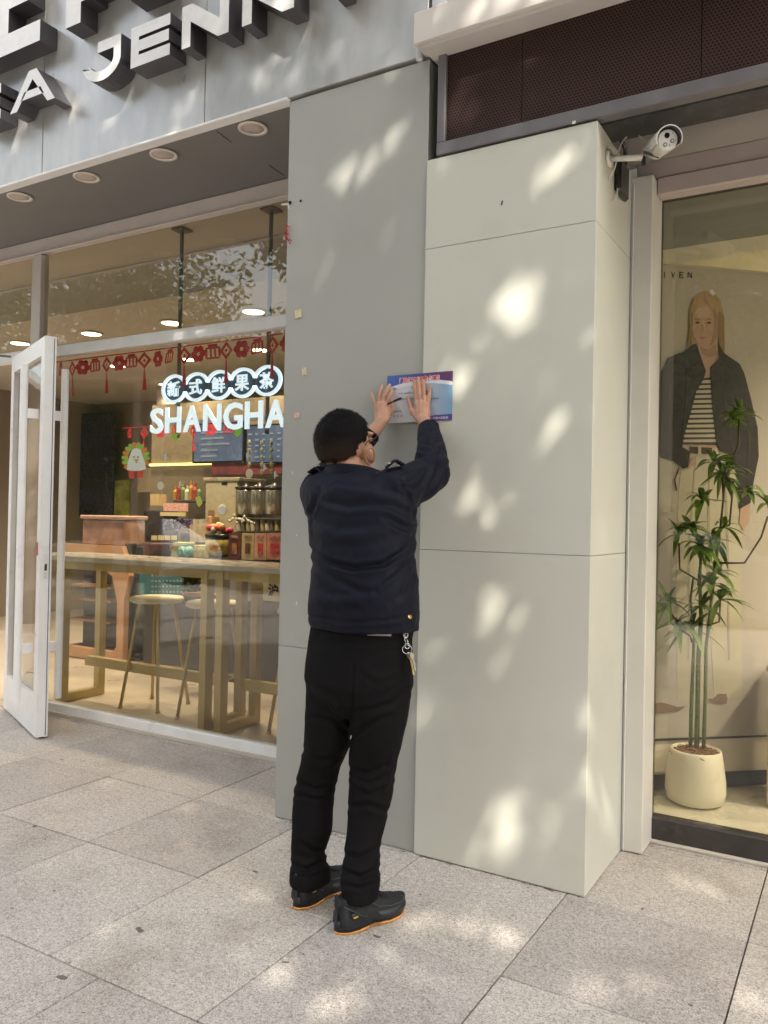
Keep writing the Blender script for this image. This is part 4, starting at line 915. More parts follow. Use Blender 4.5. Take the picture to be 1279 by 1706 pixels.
for x0, x1, yb, lab in [(1092, 1143, 1176, 'l'), (1178, 1212, 1164, 'r')]:
    poly = [(x0, yb-4), (x0+8, yb-6), (x0+18, yb-4), (x1-14, yb+2), (x1, yb), (x1-12, yb+8), (x0+10, yb+12), (x0, yb+12)] if lab == 'l' else [(x0, yb), (x0+10, yb), (x0+18, yb-8), (x0+32, yb-8), (x1, yb), (x0+32, yb+8), (x0+20, yb+8), (x0+6, yb+4)]
    bpoly('shoe_print', poly, (.20, .13, .09), o4, fp)

# potted plant
ppos = onZ(1162, 1337, .1); ppos = np.array([ppos[0]-.015, ppos[1]+.02, .097])
pot = empty('potted_plant', ppos, 'tall leafy dragon tree in a cream pot behind the boutique glass', 'plant')
prf = [(.0005, 0), (.10, 0), (.122, .012), (.131, .05), (.130, .10), (.121, .17), (.111, .232), (.108, .238), (.101, .238), (.098, .22), (.0005, .218)]
s_ = 48/scale_at((ppos[0], ppos[1], .2))/.131
MB().lathe([(a*s_, b*s_) for a, b in prf], ppos, 36).build('pot', mat('cream_pot', (.78, .75, .62), .35, var=.02, vscale=6), pot, True)
sb_ = MB()
for i in range(260):
    a = random.uniform(0, 6.28); r_ = .09*s_*math.sqrt(random.random()); q_ = np.array([ppos[0]+r_*math.cos(a), ppos[1]+r_*math.sin(a), ppos[2]+(.225+random.uniform(0, .02)*(1-r_/.1))*s_]); v = np.array([random.gauss(0, .02), random.gauss(0, .02), random.gauss(0, .006)])
    sb_.tube([q_-v, q_+v], .0025, 4)
sb_.build('coconut_fibre', mat('coconut_fibre', (.30, .17, .08), .9, var=.3, vscale=60), pot)['kind'] = 'stuff'
stemm = mat('plant_stem', (.13, .18, .05), .5, var=.25, vscale=40, streak=(1, 1, 5)); barkm = mat('thin_branch', (.10, .08, .045), .7, var=.2, vscale=50); leafm = mat('plant_leaf', (.13, .23, .035), .4, var=.3, vscale=15)
PY = ppos[1]
def pp(x, y, o=0.): return onY(x, y, PY+o)
for pts, r_ in [([(1150,1248),(1151,1190),(1153,1140),(1156,1060),(1150,1000),(1155,960)], .010), ([(1160,1250),(1162,1180),(1163,1100),(1168,1030),(1165,960),(1170,900)], .013), ([(1172,1246),(1175,1160),(1176,1080),(1185,1000),(1192,950),(1200,880)], .010)]:
    P3 = [pp(x, y, i*.004) for i, (x, y) in enumerate(pts)]; MB().tube(P3, [r_*.95, r_*.86, r_*.82, r_*.72, r_*.6, r_*.42], 10).build('stem', stemm, pot, True)
brs = [[(1163,975),(1163,967),(1132,948),(1131,905)], [(1200,880),(1204,840),(1208,800),(1230,740),(1231,700)], [(1200,880),(1205,830),(1203,790)], [(1195,938),(1240,938),(1268,895),(1279,860)], [(1178,1042),(1198,1036),(1200,1000)], [(1153,1070),(1150,1060),(1120,1040)], [(1114,1035),(1112,1012)], [(1190,900),(1190,880),(1215,876),(1222,800)]]
for pts in brs: MB().tube([pp(x, y, -.02+.012*i) for i, (x, y) in enumerate(pts)], [.0055]+[.0045]*(len(pts)-1), 7).build('branch', barkm, pot, True)
def leaf(c, az, el, L, w_, parent=pot, m=leafm, droop=.6):
    d = np.array([math.cos(az)*math.cos(el), math.sin(az)*math.cos(el), math.sin(el)]); s = np.cross(d, ZZ); s /= np.linalg.norm(s)+1e-9; up_ = np.cross(s, d)
    vs = []; n = 6
    for i in range(n+1):
        t = i/n; p = np.array(c)+d*L*t+np.array([0, 0, -droop*L*t*t]); ww = w_*math.sin(math.pi*min(1, .12+t*.88))**.8*(1 if t < .98 else .05)
        vs += [p-s*ww+up_*ww*.3, p, p+s*ww+up_*ww*.3]
    fs = []
    for i in range(n): fs += [(3*i, 3*i+1, 3*i+4, 3*i+3), (3*i+1, 3*i+2, 3*i+5, 3*i+4)]
    return vs, fs
def rosette(px, py, n, L, o=0., up_=.5):
    c = pp(px, py, o)
    for i in range(int(n*1.05)):
        vs, fs = leaf(c, random.uniform(0, 6.28), random.uniform(-.2, 1.35), L*random.uniform(.75, 1.25), (.0135)*random.uniform(.8, 1.25), droop=random.uniform(.2, .9))
        MB().add(vs, fs).build('leaf', leafm, pot, True, fix=False)
for px, py, n, L, o in [(1231,690,16,.11,0),(1203,795,18,.13,0),(1215,785,14,.12,.03),(1170,835,16,.12,-.03),(1150,880,16,.12,0),(1131,890,14,.13,-.02),(1165,910,20,.14,.02),(1190,905,18,.13,0),(1112,1005,16,.13,-.03),(1150,1050,18,.15,0),(1200,1000,16,.13,.02),(1170,1010,12,.12,0),(1192,955,14,.13,.04),(1205,880,10,.12,0),(1128,1040,12,.14,-.02),(1185,975,14,.13,-.02),(1222,700,12,.11,.02),(1190,770,14,.13,-.02),(1279,840,10,.12,.06),(1245,820,9,.10,.05)]:
    rosette(px, py, n, L, o)
# plinth with orange top at the right edge and clothes
A = onZ(1281, 1345, .1); pl = empty('plinth', (A[0]+.12, A[1]+.1, .1), 'cream and copper display plinth at the right edge of boutique', 'plinth')
hz = onY(1279, 1108, A[1])[2]
MB().box((A[0]-.012, A[1], .097), (A[0]+.4, A[1]+.35, hz-.03), bev=.012).build('body', mat('plinth_body', (.60, .5, .38), .4, var=.04), pl); MB().box((A[0]-.018, A[1]-.01, hz-.029), (A[0]+.41, A[1]+.36, hz), bev=.006).build('top', mat('copper_top', (.42, .18, .08), .4, .4), pl)

# ------------------------------------------------------------------ security camera, cables
cm = empty('security_camera', (.72, .13, 2.79), 'white bullet security camera on an arm at the pillar corner', 'security camera')
CY = .13; A0 = onX(1012, 265, .7175); A1 = onY(1072, 262, CY-.02); A0 = np.array([.7185, A0[1], A0[2]])
MB().tube([A0, A0+np.array([.012, 0, 0])], .034, 20).build('mount_base', M['white_plastic'], cm, True)
MB().tube([A0+np.array([.012, 0, 0]), (A0*2+A1)/3, A1], [.014, .011, .012], 12).build('arm', M['white_plastic'], cm, True)
F = onY(1112, 233, CY-.09); Bk = onY(1062, 214, CY+.10); ax = (F-Bk); LL = np.linalg.norm(ax); ax /= LL
ax = np.array([.45, -.86, -.22]); ax /= np.linalg.norm(ax); Bk = F-ax*.17
MB().tube([Bk, Bk+ax*.01, F-ax*.004, F], [.028, .036, .037, .035], 24).build('body', M['white_plastic'], cm, True)
sx = np.cross(ax, ZZ); sx /= np.linalg.norm(sx); sz = np.cross(sx, ax)
hood = MB(); ringp = []
for (off, rr_) in [(-.02, .040), (.195, .043)]:
    ringp.append([Bk+ax*off+rr_*(math.cos(R(a))*sx+math.sin(R(a))*sz) for a in range(-25, 206, 15)])
n_ = len(ringp[0]); hood.add(ringp[0]+ringp[1]+[p+0.004*(p-Bk-ax*np.dot(p-Bk, ax))/.045 for p in ringp[0]+ringp[1]], [(i, i+1, n_+i+1, n_+i) for i in range(n_-1)]+[(2*n_+i, 3*n_+i, 3*n_+i+1, 2*n_+i+1) for i in range(n_-1)]+[(n_+i, n_+i+1, 3*n_+i+1, 3*n_+i) for i in range(n_-1)]+[(0, n_, 3*n_, 2*n_), (n_-1, 3*n_-1, 4*n_-1, 2*n_-1)])
for i_ in range(n_-1): hood.mi[i_] = 1
ho = hood.build('hood', [M['white_plastic'], M['dark_grey_frame']], cm, False)
MB().tube([F, F+ax*.003], .0335, 24).build('face_plate', mat('face_plate', (.60, .60, .58), .3), cm)
for u, v, r_, m_ in [(.004, .014, .0095, M['lens_glass']), (-.016, -.004, .0075, M['dark_grey_frame']), (.008, -.017, .0075, M['dark_grey_frame']), (-.007, -.019, .002, M['black_plastic'])]:
    c = F+ax*.003+sx*u+sz*v; MB().tube([c, c+ax*.002], r_, 16).build('lens', m_, cm)
    if m_ is M['dark_grey_frame']: MB().tube([c+ax*.002, c+ax*.0035], .0035, 12).build('infrared_lamp', M['white_plastic'], cm)
J = Bk+ax*.06-sz*.036
MB().tube([A1, A1+np.array([0, 0, .02]), J], .005, 8).tube([A1-np.array([0, 0, .0]), A1-np.array([0, 0, .03])], .008, 8).build('swivel_joint', M['black_plastic'], cm)
cpts = [Bk, onY(1058, 222, .2), onY(1040, 232, .18), onY(1030, 252, .15), onY(1024, 280, .14), onY(1014, 300, .15), onY(1012, 322, .17), onY(1018, 335, .2), onY(1027, 325, .22), onY(1029, 305, .24)]
def smooth_pts(P, n=6):
    P = [np.array(p, float) for p in P]; out = []
    for i in range(len(P)-1):
        p0, p1, p2, p3 = P[max(i-1, 0)], P[i], P[i+1], P[min(i+2, len(P)-1)]
        for k in range(n):
            t = k/n; out.append(.5*((2*p1)+(-p0+p2)*t+(2*p0-5*p1+4*p2-p3)*t*t+(-p0+3*p1-3*p2+p3)*t**3))
    return out+[P[-1]]
tag(MB().tube(smooth_pts(cpts), .0028, 7).build('cable', M['white_cable'], cm, True))
jbx = onX(1030, 300, .7175)
tag(MB().box((.7175, jbx[1]-.07, jbx[2]-.07), (.745, jbx[1]+.07, jbx[2]+.07), bev=.01).build('junction_box', M['black_plastic']), 'black cable box on the pillar side below the camera arm', 'cable box')
tag(MB().tube(smooth_pts([onY(1002, 212, .2), onY(1035, 235, .3), onY(1042, 262, .35), onY(1038, 300, .35)]), .008, 7).build('cable_bundle', M['cable'], None, True), 'thick black cable dropping behind the pillar top corner', 'cable')
cbm = [smooth_pts([onY(1000, 212, .45), onY(1100, 199, .5), onY(1180, 192, .52), onY(1240, 175, .53), onY(1290, 158, .55)]), smooth_pts([onY(1010, 216, .45), onY(1130, 197, .5), onY(1210, 183, .52), onY(1290, 150, .55)])]
for i, q_ in enumerate(cbm): tag(MB().tube(q_, .006, 7).build('cable', M['cable'], None, True), ['lower black cable slung under the sign box', 'upper black cable slung under the sign box'][i], 'cable', 'cables slung under the sign box')
#PERSON
# ------------------------------------------------------------------ PERSON
navy = mat('navy_jacket_cloth', (.0038, .0042, .0115), .62, var=.10, vscale=9, bump=.0012, bscale=26, spec=.16)
blackc = mat('black_trouser_cloth', (.0072, .0067, .0072), .72, var=.15, vscale=8, bump=.001, bscale=30, spec=.06)
skin = mat('skin', (.46, .245, .16), .45, var=.16, vscale=26, bump=.0006, bscale=220, spec=.4)
sb_ = skin.node_tree.nodes['Principled BSDF']; sb_.inputs['Subsurface Weight'].default_value = .12; sb_.inputs['Subsurface Radius'].default_value = (.01, .004, .002); sb_.inputs['Subsurface Scale'].default_value = .5
hairc = mat('black_hair', (.0045, .0038, .0038), .62, var=.4, vscale=60, streak=(3, 3, 1), bump=.003, bscale=150, spec=.12)
man = empty('person', (.0, -.55, 0), 'man in navy jacket, black trousers and trainers pressing a notice to the wall', 'person')
def proj(co):
    q = co-CAM; z = q@fw; return np.stack([CW/2+FPX*(q@rr)/z, CH/2-FPX*(q@uu)/z], 1)
def crease(co, lines):
    """raise / sink cloth along measured fold lines: (points, half width in survey px, depth in m)"""
    P = proj(co); out = np.zeros(len(co))
    for pts, wd_, amp in lines:
        dmin = np.full(len(co), 1e9); tt = np.zeros(len(co)); n = len(pts)-1
        for i in range(n):
            a = np.array(pts[i], float); b = np.array(pts[i+1], float); ab = b-a
            t = np.clip(((P-a)@ab)/(ab@ab), 0, 1); d = np.linalg.norm(P-(a+t[:, None]*ab), axis=1)
            m_ = d < dmin; dmin[m_] = d[m_]; tt[m_] = (i+t[m_])/n
        fade = np.sin(np.pi*np.clip(tt*.9+.05, 0, 1))**.5
        x = dmin/wd_; out += -amp*fade*(np.exp(-x*x)-.45*np.exp(-(x-1.7)**2*1.6))
    return out
def nz(co, f, seed, sc3=(1, 1, 1)):
    return np.array([noise.noise((c[0]*f*sc3[0]+seed, c[1]*f*sc3[1], c[2]*f*sc3[2])) for c in co])
def ringE(c, a, b, n=36, yaw=0., p=2.15, tilt=0.):
    out = []
    for k in range(n):
        t = 2*math.pi*k/n; x = a*abs(math.cos(t))**(2/p)*(1 if math.cos(t) >= 0 else -1); y = b*abs(math.sin(t))**(2/p)*(1 if math.sin(t) >= 0 else -1)
        out.append((c[0]+x*math.cos(yaw)-y*math.sin(yaw), c[1]+x*math.sin(yaw)+y*math.cos(yaw), c[2]+tilt*y))
    return out
TH = R(33)
def rowring(py, L, Rr, b, Y, n=36, circ_=False, shrink=1., p=2.15):
    c = onY((L+Rr)/2, py, Y); w_ = (Rr-L)/2/scale_at(c)
    if circ_: a = w_; b = w_*(b if b else 1)
    if not circ_:
        b = min(b, w_*.98/math.sin(TH)*.9); a = math.sqrt(max(w_*w_-(b*math.sin(TH))**2, 1e-5))/math.cos(TH)
    return ringE(c, a*shrink, b*shrink, n, 0, p)
def tlerp(rows, k=3):
    out = []
    for i in range(len(rows)-1):
        for j in range(k):
            t = j/k; out.append(tuple(a*(1-t)+b_*t for a, b_ in zip(rows[i], rows[i+1])))
    out.append(rows[-1]); return out
torso = [(1047,517,697,.150,-.52),(1020,513,697,.155,-.52),(990,514,696,.160,-.52),(965,518,694,.160,-.515),(940,520,691,.158,-.51),(915,518,690,.155,-.505),(890,513,690,.150,-.50),(865,509,690,.145,-.495),(842,502,688,.138,-.49),(824,499,684,.128,-.485),(810,503,674,.115,-.475),(799,511,660,.10,-.465),(790,525,645,.085,-.455),(782,540,630,.072,-.445)]
jb_ = MB(); jb_.loft([rowring(*r_) for r_ in torso])
SR = onY(655, 820, -.47); ER = onY(719, 788, -.27); WR = onY(714, 716, -.075)
def chain(b, pts, rad, n=18):
    for i in range(len(pts)-1): b.capsule(pts[i], pts[i+1], rad[i], rad[i+1], n)
SR0 = onY(630, 828, -.48)
chain(jb_, [SR0, SR, SR*.5+ER*.5+np.array([0, 0, -.004]), ER], [.085, .090, .080, .070])
chain(jb_, [ER, ER*.55+WR*.45+np.array([.008, 0, 0]), WR*.9+ER*.1], [.070, .060, .049])
jb_.tube([WR*.86+ER*.14, WR+(WR-ER)*.03], [.050, .049], 20)
SL = onY(533, 822, -.46); EL = onY(562, 775, -.24); WL = onY(617, 727, -.085)
chain(jb_, [SL, SL*.5+EL*.5, EL], [.078, .068, .058]); chain(jb_, [EL, EL*.5+WL*.5, WL], [.058, .050, .041])
jl = [([(518,916),(550,938),(590,947),(640,940),(672,918),(690,893)], 5, .012), ([(522,940),(560,965),(600,985),(626,986)], 6, .008), ([(626,986),(660,960),(690,925)], 5, .008),
      ([(600,1000),(560,1004),(530,996)], 8, -.008), ([(514,1026),(570,1036),(640,1034),(697,1022)], 1.6, .005), ([(515,1034),(570,1043),(640,1041),(697,1031)], 4, -.003),
      ([(528,812),(545,835),(580,842),(620,838),(655,842),(690,862)], 7, .010), ([(545,822),(560,812),(600,818),(640,812)], 8, -.008), ([(512,862),(522,845),(530,815)], 4, .008), ([(510,835),(514,860),(518,890)], 3, -.004),
      ([(664,800),(676,818),(684,842),(688,866)], 2.5, .007), ([(700,835),(716,815),(727,790),(732,772)], 5, .011), ([(690,815),(705,800),(716,782)], 4, .008), ([(700,762),(720,770),(744,775)], 4, .009), ([(702,750),(722,752),(740,748)], 4, .008), ([(699,738),(716,742),(734,734)], 4, .007),
      ([(728,742),(742,768),(744,790)], 4, -.007), ([(672,795),(690,790),(706,776)], 4, -.008), ([(668,812),(690,812)], 4, .008), ([(640,860),(665,875),(688,884)], 6, .008), ([(525,880),(560,895),(610,893),(650,880)], 9, -.007), ([(530,965),(560,1000),(600,1020)], 6, .004), ([(650,1005),(675,985),(690,955)], 6, .006), ([(697,724),(712,727),(734,724)], 1.5, .004)]
def jdisp(co, no):
    d = crease(co, jl)*1.0; d += nz(co, 6, 3.1, (1, 1, 1.2))*.007+nz(co, 15, 9.7, (1, 1, 1.1))*.0032+nz(co, 40, 2.2, (1, 1, 1))*.0012
    return d
jacket = remesh(jb_, .0065, 'jacket', navy, man, 5, jdisp)
# collar, epaulettes, hem band, button
cb_ = MB(); cr = []
for py, a_, b_ in [(806,.118,.094),(796,.114,.092),(787,.108,.086),(783,.106,.084)]: cr.append(ringE(onY(587, py, -.452), a_, b_, 36, 0, 2.1, -.22))
inn = [[tuple(np.array(p)*.94+np.mean(np.array(r_), 0)*.06) for p in r_] for r_ in cr[::-1]]
cb_.loft(cr+inn, False); cb_.build('collar', navy, man, True)
for pts, nm in [([(640,795),(648,780),(658,771),(668,777)], 'r'), ([(543,792),(532,783),(522,790)], 'l')]:
    P3 = [onY(x, y, Y) for (x, y), Y in zip(pts, (-.51, -.50, -.485, -.47) if nm == 'r' else (-.50, -.49, -.48))]
    b = MB()
    for i in range(len(P3)-1):
        t = P3[i+1]-P3[i]; L = np.linalg.norm(t); t /= L; s = np.cross(t, ZZ); s /= np.linalg.norm(s); u = np.cross(s, t)
        b.obox((P3[i]+P3[i+1])/2+u*.008, [t, s, u], (L/2+.004, .024, .003))
    o = b.build('epaulette', navy, man)
    MB().ell(P3[1]+np.array([0, 0, .016]), (.007, .007, .005)).build('stud', steel, o, True)
Pb = onY(682, 1028, -.52); d_ = (CAM-Pb); d_ /= np.linalg.norm(d_)
def on_cloth(px, py, obj):
    dg = bpy.context.evaluated_depsgraph_get(); h, loc, nor, idx = obj.ray_cast(Vector(CAM), Vector(ray(px, py)).normalized()) if obj.matrix_parent_inverse is None else (None,)*4
    return loc, nor
bpy.context.view_layer.update()
def hit(px, py, obj):
    inv = obj.matrix_world.inverted(); o_ = inv@Vector(CAM); d = (inv.to_3x3()@Vector(ray(px, py))).normalized()
    ok, loc, nor, idx = obj.ray_cast(o_, d)
    return (np.array(obj.matrix_world@loc), np.array((obj.matrix_world.to_3x3()@nor).normalized())) if ok else (None, None)
q, n_ = hit(682, 1027, jacket)
if q is not None: MB().tube([q-n_*.002, q+n_*.002, q+n_*.004], [.0095, .0095, .006], 18).build('button', mat('brass_button', (.55, .38, .10), .25, .9), man, True)
q, n_ = hit(736, 724, jacket)
if q is not None: MB().tube([q-n_*.002, q+n_*.004], [.005, .004], 12).build('button', steel, man, True)
# trousers
pel = tlerp([(1036,520,690,.125,-.52),(1060,516,685,.132,-.52),(1090,512,686,.140,-.525),(1134,507,685,.150,-.535),(1165,520,670,.135,-.54),(1190,545,640,.09,-.545)], 2)
tb = MB(); tb.loft([rowring(*r_) for r_ in pel])
legL = tlerp([(1130,512,610,1.1,-.54),(1175,512,600,1.12,-.55),(1210,508,590,1.08,-.55),(1240,506,583,1,-.548),(1274,500,567,1,-.535),(1295,495,562,1,-.53),(1320,491,557,1,-.53),(1352,488,555,1,-.54),(1383,486,553,1,-.55),(1415,485,540,1,-.565),(1440,485,543,1.1,-.58),(1456,484,548,1.22,-.585),(1472,484,548,1.22,-.588)], 2)
legR = tlerp([(1130,585,684,1.1,-.54),(1175,585,679,1.12,-.55),(1205,584,675,1.05,-.55),(1239,584,668,1,-.548),(1260,583,663,1,-.54),(1285,583,660,1,-.53),(1317,582,655,1,-.53),(1359,580,644,1,-.55),(1397,577,635,1,-.575),(1430,573,632,1.02,-.60),(1465,569,632,1.12,-.62),(1483,570,630,1.15,-.628),(1497,571,629,1.15,-.632)], 2)
for rows in (legL, legR): tb.loft([rowring(py, L, Rr, b, Y, 28, True) for py, L, Rr, b, Y in rows])
tl_ = [([(588,1105),(587,1150),(585,1200),(585,1238)], 2.2, .005), ([(599,1086),(674,1084)], 1.4, .003), ([(674,1084),(668,1138),(637,1158),(603,1144),(599,1086)], 1.4, .0025), ([(515,1090),(570,1096),(585,1094)], 1.3, .002),
       ([(590,1185),(620,1182),(655,1172),(678,1150)], 5, .008), ([(585,1225),(610,1210),(650,1195)], 5, .008), ([(586,1230),(560,1205),(520,1195)], 5, .007), ([(583,1220),(550,1170),(520,1150)], 6, -.006),
       ([(560,1262),(535,1268),(505,1250)], 5, .008), ([(495,1305),(525,1318),(556,1308)], 5, .008), ([(492,1325),(520,1330),(550,1335)], 4, .006), ([(585,1280),(610,1290),(650,1275)], 5, .008), ([(585,1300),(615,1315),(655,1300)], 5, -.006), ([(583,1345),(610,1340),(645,1352)], 5, .007),
       ([(487,1440),(510,1450),(540,1435)], 5, .010), ([(488,1456),(515,1462),(543,1452)], 3, .006), ([(573,1452),(600,1462),(630,1448)], 5, .010), ([(573,1474),(600,1480),(628,1470)], 4, .007), ([(576,1425),(600,1430),(630,1415)], 6, .008), ([(500,1405),(520,1418),(538,1420)], 5, .008), ([(640,1320),(650,1290),(652,1260)], 4, -.005), ([(516,1066),(600,1070),(684,1066)], 2, .003), ([(600,1110),(630,1130),(660,1120)], 6, -.003)]
def tdisp(co, no): return crease(co, tl_)*1.15+nz(co, 8, 5.5, (1, 1, .6))*.006+nz(co, 20, 1.7, (1, 1, .9))*.0022
trousers = remesh(tb, .0065, 'trousers', blackc, man, 5, tdisp)
q, n_ = hit(632, 1056, trousers)
if q is not None:
    s = np.cross(n_, ZZ); s /= np.linalg.norm(s); MB().obox(q+n_*.004, [s, n_, ZZ], (.040, .002, .006)).build('waist_label', mat('waist_label', (.35, .30, .28), .5), man)
# body: one continuous figure
HC = onY(576, 743, -.425)
Rh = np.array(Euler((R(18), 0, R(-10))).to_matrix())
hp = lambda x, y, z: HC+Rh@np.array([x, y, z])*1.06
b = MB()
b.ell(hp(0, -.008, .012), (.086, .106, .104), Rh, 28, 20); b.ell(hp(0, .035, -.045), (.066, .070, .078), Rh); b.ell(hp(.045, .04, -.04), (.03, .045, .04), Rh); b.ell(hp(-.045, .04, -.04), (.03, .045, .04), Rh)
b.ell(hp(0, .085, -.098), (.028, .022, .02), Rh); b.capsule(hp(0, .100, .0), hp(0, .122, -.035), .010, .014); b.ell(hp(0, .112, -.037), (.020, .012, .010), Rh)
b.ell(hp(0, .098, -.068), (.026, .012, .007), Rh); b.ell(hp(0, .097, -.078), (.022, .012, .008), Rh); b.ell(hp(0, .094, .02), (.06, .018, .012), Rh)
for s in (-1, 1):
    b.ell(hp(s*.032, .096, .0), (.013, .010, .009), Rh)
    er = Rh@np.array(Euler((0, R(s*12), R(-s*22))).to_matrix())
    e0 = hp(s*.094, .004, -.034)
    for k in range(11):     # helix of the ear
        a0, a1 = R(-60+k*26), R(-60+(k+1)*26)
        f_ = lambda a: e0+er@np.array([s*(.021+.004*math.sin(a)), -.020*math.cos(a)-.004, .034*math.sin(a)])
        b.capsule(f_(a0), f_(a1), .0048, .0048, 8)
    b.ell(e0+er@np.array([s*.001, -.004, 0]), (.006, .016, .028), er); b.capsule(e0+er@np.array([s*.010, -.010, -.010]), e0+er@np.array([s*.012, -.008, .016]), .0035, .003, 8); b.ell(e0+er@np.array([s*.008, .006, -.028]), (.006, .009, .010), er); b.capsule(e0+er@np.array([s*.004, -.02, .0]), e0+er@np.array([s*.015, -.022, .0]), .005, .005, 8)
NB = onY(583, 800, -.47)
b.capsule(hp(0, -.022, -.05), NB, .064, .066, 22); b.capsule(hp(0, .02, -.08), NB+np.array([0, .02, 0]), .055, .06, 18)
core = [(1040,530,680,.10,-.52),(980,535,676,.11,-.52),(900,535,670,.11,-.505),(850,530,665,.10,-.49),(815,535,655,.08,-.475),(798,550,630,.06,-.465)]
b.loft([rowring(*r_) for r_ in core])
b.loft([rowring(*r_) for r_ in [(1150,545,640,.07,-.54),(1110,535,655,.10,-.53),(1042,535,670,.10,-.52)]][::-1])
for rows in (legL, legR):
    cc = [onY((r_[1]+r_[2])/2, r_[0], r_[4]) for r_ in rows]; chain(b, [cc[3], cc[7], cc[12], cc[16], cc[-2]], [.050, .040, .034, .028, .022], 14)
chain(b, [SR, ER, WR], [.05, .04, .030]); chain(b, [SL, EL, WL], [.045, .036, .028])
def P_(x, y, o): return onY(x, y, -o)
def finger(pts, rad):
    for i in range(len(pts)-1): b.capsule(pts[i], pts[i+1], rad[i], rad[i+1], 10)
fr_ = .0088
# right hand, flat on the notice
finger([P_(694,668,.026), P_(692.5,656,.022), P_(691,644,.017), P_(690.5,635,.012)], [fr_*1.15, fr_*1.05, fr_, fr_*.86])
finger([P_(700,667,.027), P_(698.5,653,.023), P_(697.5,641,.018), P_(697,631,.012)], [fr_*1.15, fr_*1.08, fr_, fr_*.86])
finger([P_(706.5,668,.026), P_(706,655,.022), P_(705.5,643,.017), P_(705,634.5,.012)], [fr_*1.12, fr_*1.02, fr_*.97, fr_*.84])
finger([P_(712.5,671,.024), P_(714.5,661,.020), P_(715.5,651,.015), P_(715.7,644,.011)], [fr_*1.05, fr_*.93, fr_*.85, fr_*.74])
finger([P_(688,688,.030), P_(683.5,676,.025), P_(681,667,.018), P_(680,661,.014)], [fr_*1.5, fr_*1.25, fr_*1.02, fr_*.85])
for x0, y0, o0, x1, y1, o1_, r0, r1 in [(700,700,.048,695,672,.030,.020,.0125),(703,700,.048,701,671,.032,.021,.0125),(706,700,.048,706.5,672,.030,.020,.012),(709,700,.046,712,675,.028,.017,.011),(699,698,.046,688,685,.034,.018,.013)]:
    b.capsule(P_(x0, y0, o0), P_(x1, y1, o1_), r0, r1, 12)
b.capsule(P_(704,698,.048), WR, .025, .030, 14)
# left hand holding the pen under the index finger
finger([P_(626,674,.030), P_(622.5,667,.026), P_(619.5,659,.018), P_(618.5,655,.013)], [fr_*1.05, fr_*.92, fr_*.82, fr_*.72])
finger([P_(631,670,.034), P_(632,660,.032), P_(634.5,650,.024), P_(636.5,643,.013)], [fr_*1.15, fr_*1.05, fr_*.95, fr_*.82])
finger([P_(637.5,669,.035), P_(641.5,658,.034), P_(646,648,.026), P_(649,641.5,.014)], [fr_*1.15, fr_*1.08, fr_*1.0, fr_*.86])
finger([P_(644,672,.034), P_(648.5,664,.034), P_(652,656,.026), P_(653,650,.016)], [fr_*1.12, fr_*1.05, fr_*.95, fr_*.82])
finger([P_(646,692,.034), P_(652,684,.030), P_(653,676,.026), P_(650,670,.030)], [fr_*1.5, fr_*1.25, fr_*1.05, fr_*.88])
for x0, y0, o0, x1, y1, o1_, r0, r1 in [(632,703,.058,627,678,.036,.019,.011),(634,702,.058,632,674,.040,.021,.0125),(637,702,.058,638,673,.040,.021,.0125),(640,701,.056,644,676,.038,.019,.0120),(641,700,.054,646,690,.038,.018,.014)]:
    b.capsule(P_(x0, y0, o0), P_(x1, y1, o1_), r0, r1, 12)
b.capsule(P_(635,702,.060), P_(622,720,.082), .025, .030, 14)
body = remesh(b, .0030, 'body', skin, man, 2, None)
for side, tips in (('r', [(690.5,634.5,.0205),(697,630.5,.0205),(705,634,.0205),(715.6,643.5,.018),(680,660.5,.022)]), ('l', [(618.3,654.5,.020),(636.6,642.5,.021),(649.2,641,.022),(653.2,650,.023)])):
    for x, y, o in tips: MB().ell(P_(x, y, o), (.0048, .0016, .0058), None, 10, 6).build('fingernail', mat('fingernail', (.60, .40, .32), .25), man, True) if False else None
# hair
TT = []
def hairmesh():
    n, m_ = 96, 64; vs = []; fs = []
    for i in range(m_+1):
        th = math.pi*i/m_
        for k in range(n):
            ph = 2*math.pi*k/n; d = np.array([math.sin(th)*math.cos(ph), math.sin(th)*math.sin(ph), math.cos(th)])
            # hairline: front high, sides round the ear, nape low
            front = d[1]
            line = -.50 if front < -.45 else (-.50+(front+.45)/.45*.20 if front < 0 else -.30+front*1.05)
            if abs(d[0]) > .72 and -.30 < front < .30: line = max(line, -.06-.45*max(0, -.02-front))
            line += .16*noise.noise((d[0]*7, d[1]*7, d[2]*7))
            t = np.clip((d[2]-line)/.16, 0, 1); t = t*t*(3-2*t)
            nn = noise.noise((d[0]*9, d[1]*9, d[2]*9))*.0022+noise.noise((d[0]*34, d[1]*34, d[2]*34))*.0018
            r_ = np.array([.086, .106, .104])*d*(1+(-.07+.155*t))+d*nn*t*(1+.5*max(0, d[2]))
            r_ = r_+d*.004*t*min(1, max(0, (d[2]+.2)*1.2))
            vs.append(hp(*(r_+np.array([0, -.008, .012])))); TT.append(t)
    for i in range(m_):
        for k in range(n): fs.append((i*n+k, (i+1)*n+k, (i+1)*n+(k+1) % n, i*n+(k+1) % n))
    return MB().add(vs, fs)
hm = hairmesh(); hair = hm.build('hair', hairc, man, True)
hs_ = MB(); sp = hp(.01, -.03, .12)
V = [np.array(v) for v in hm.v]
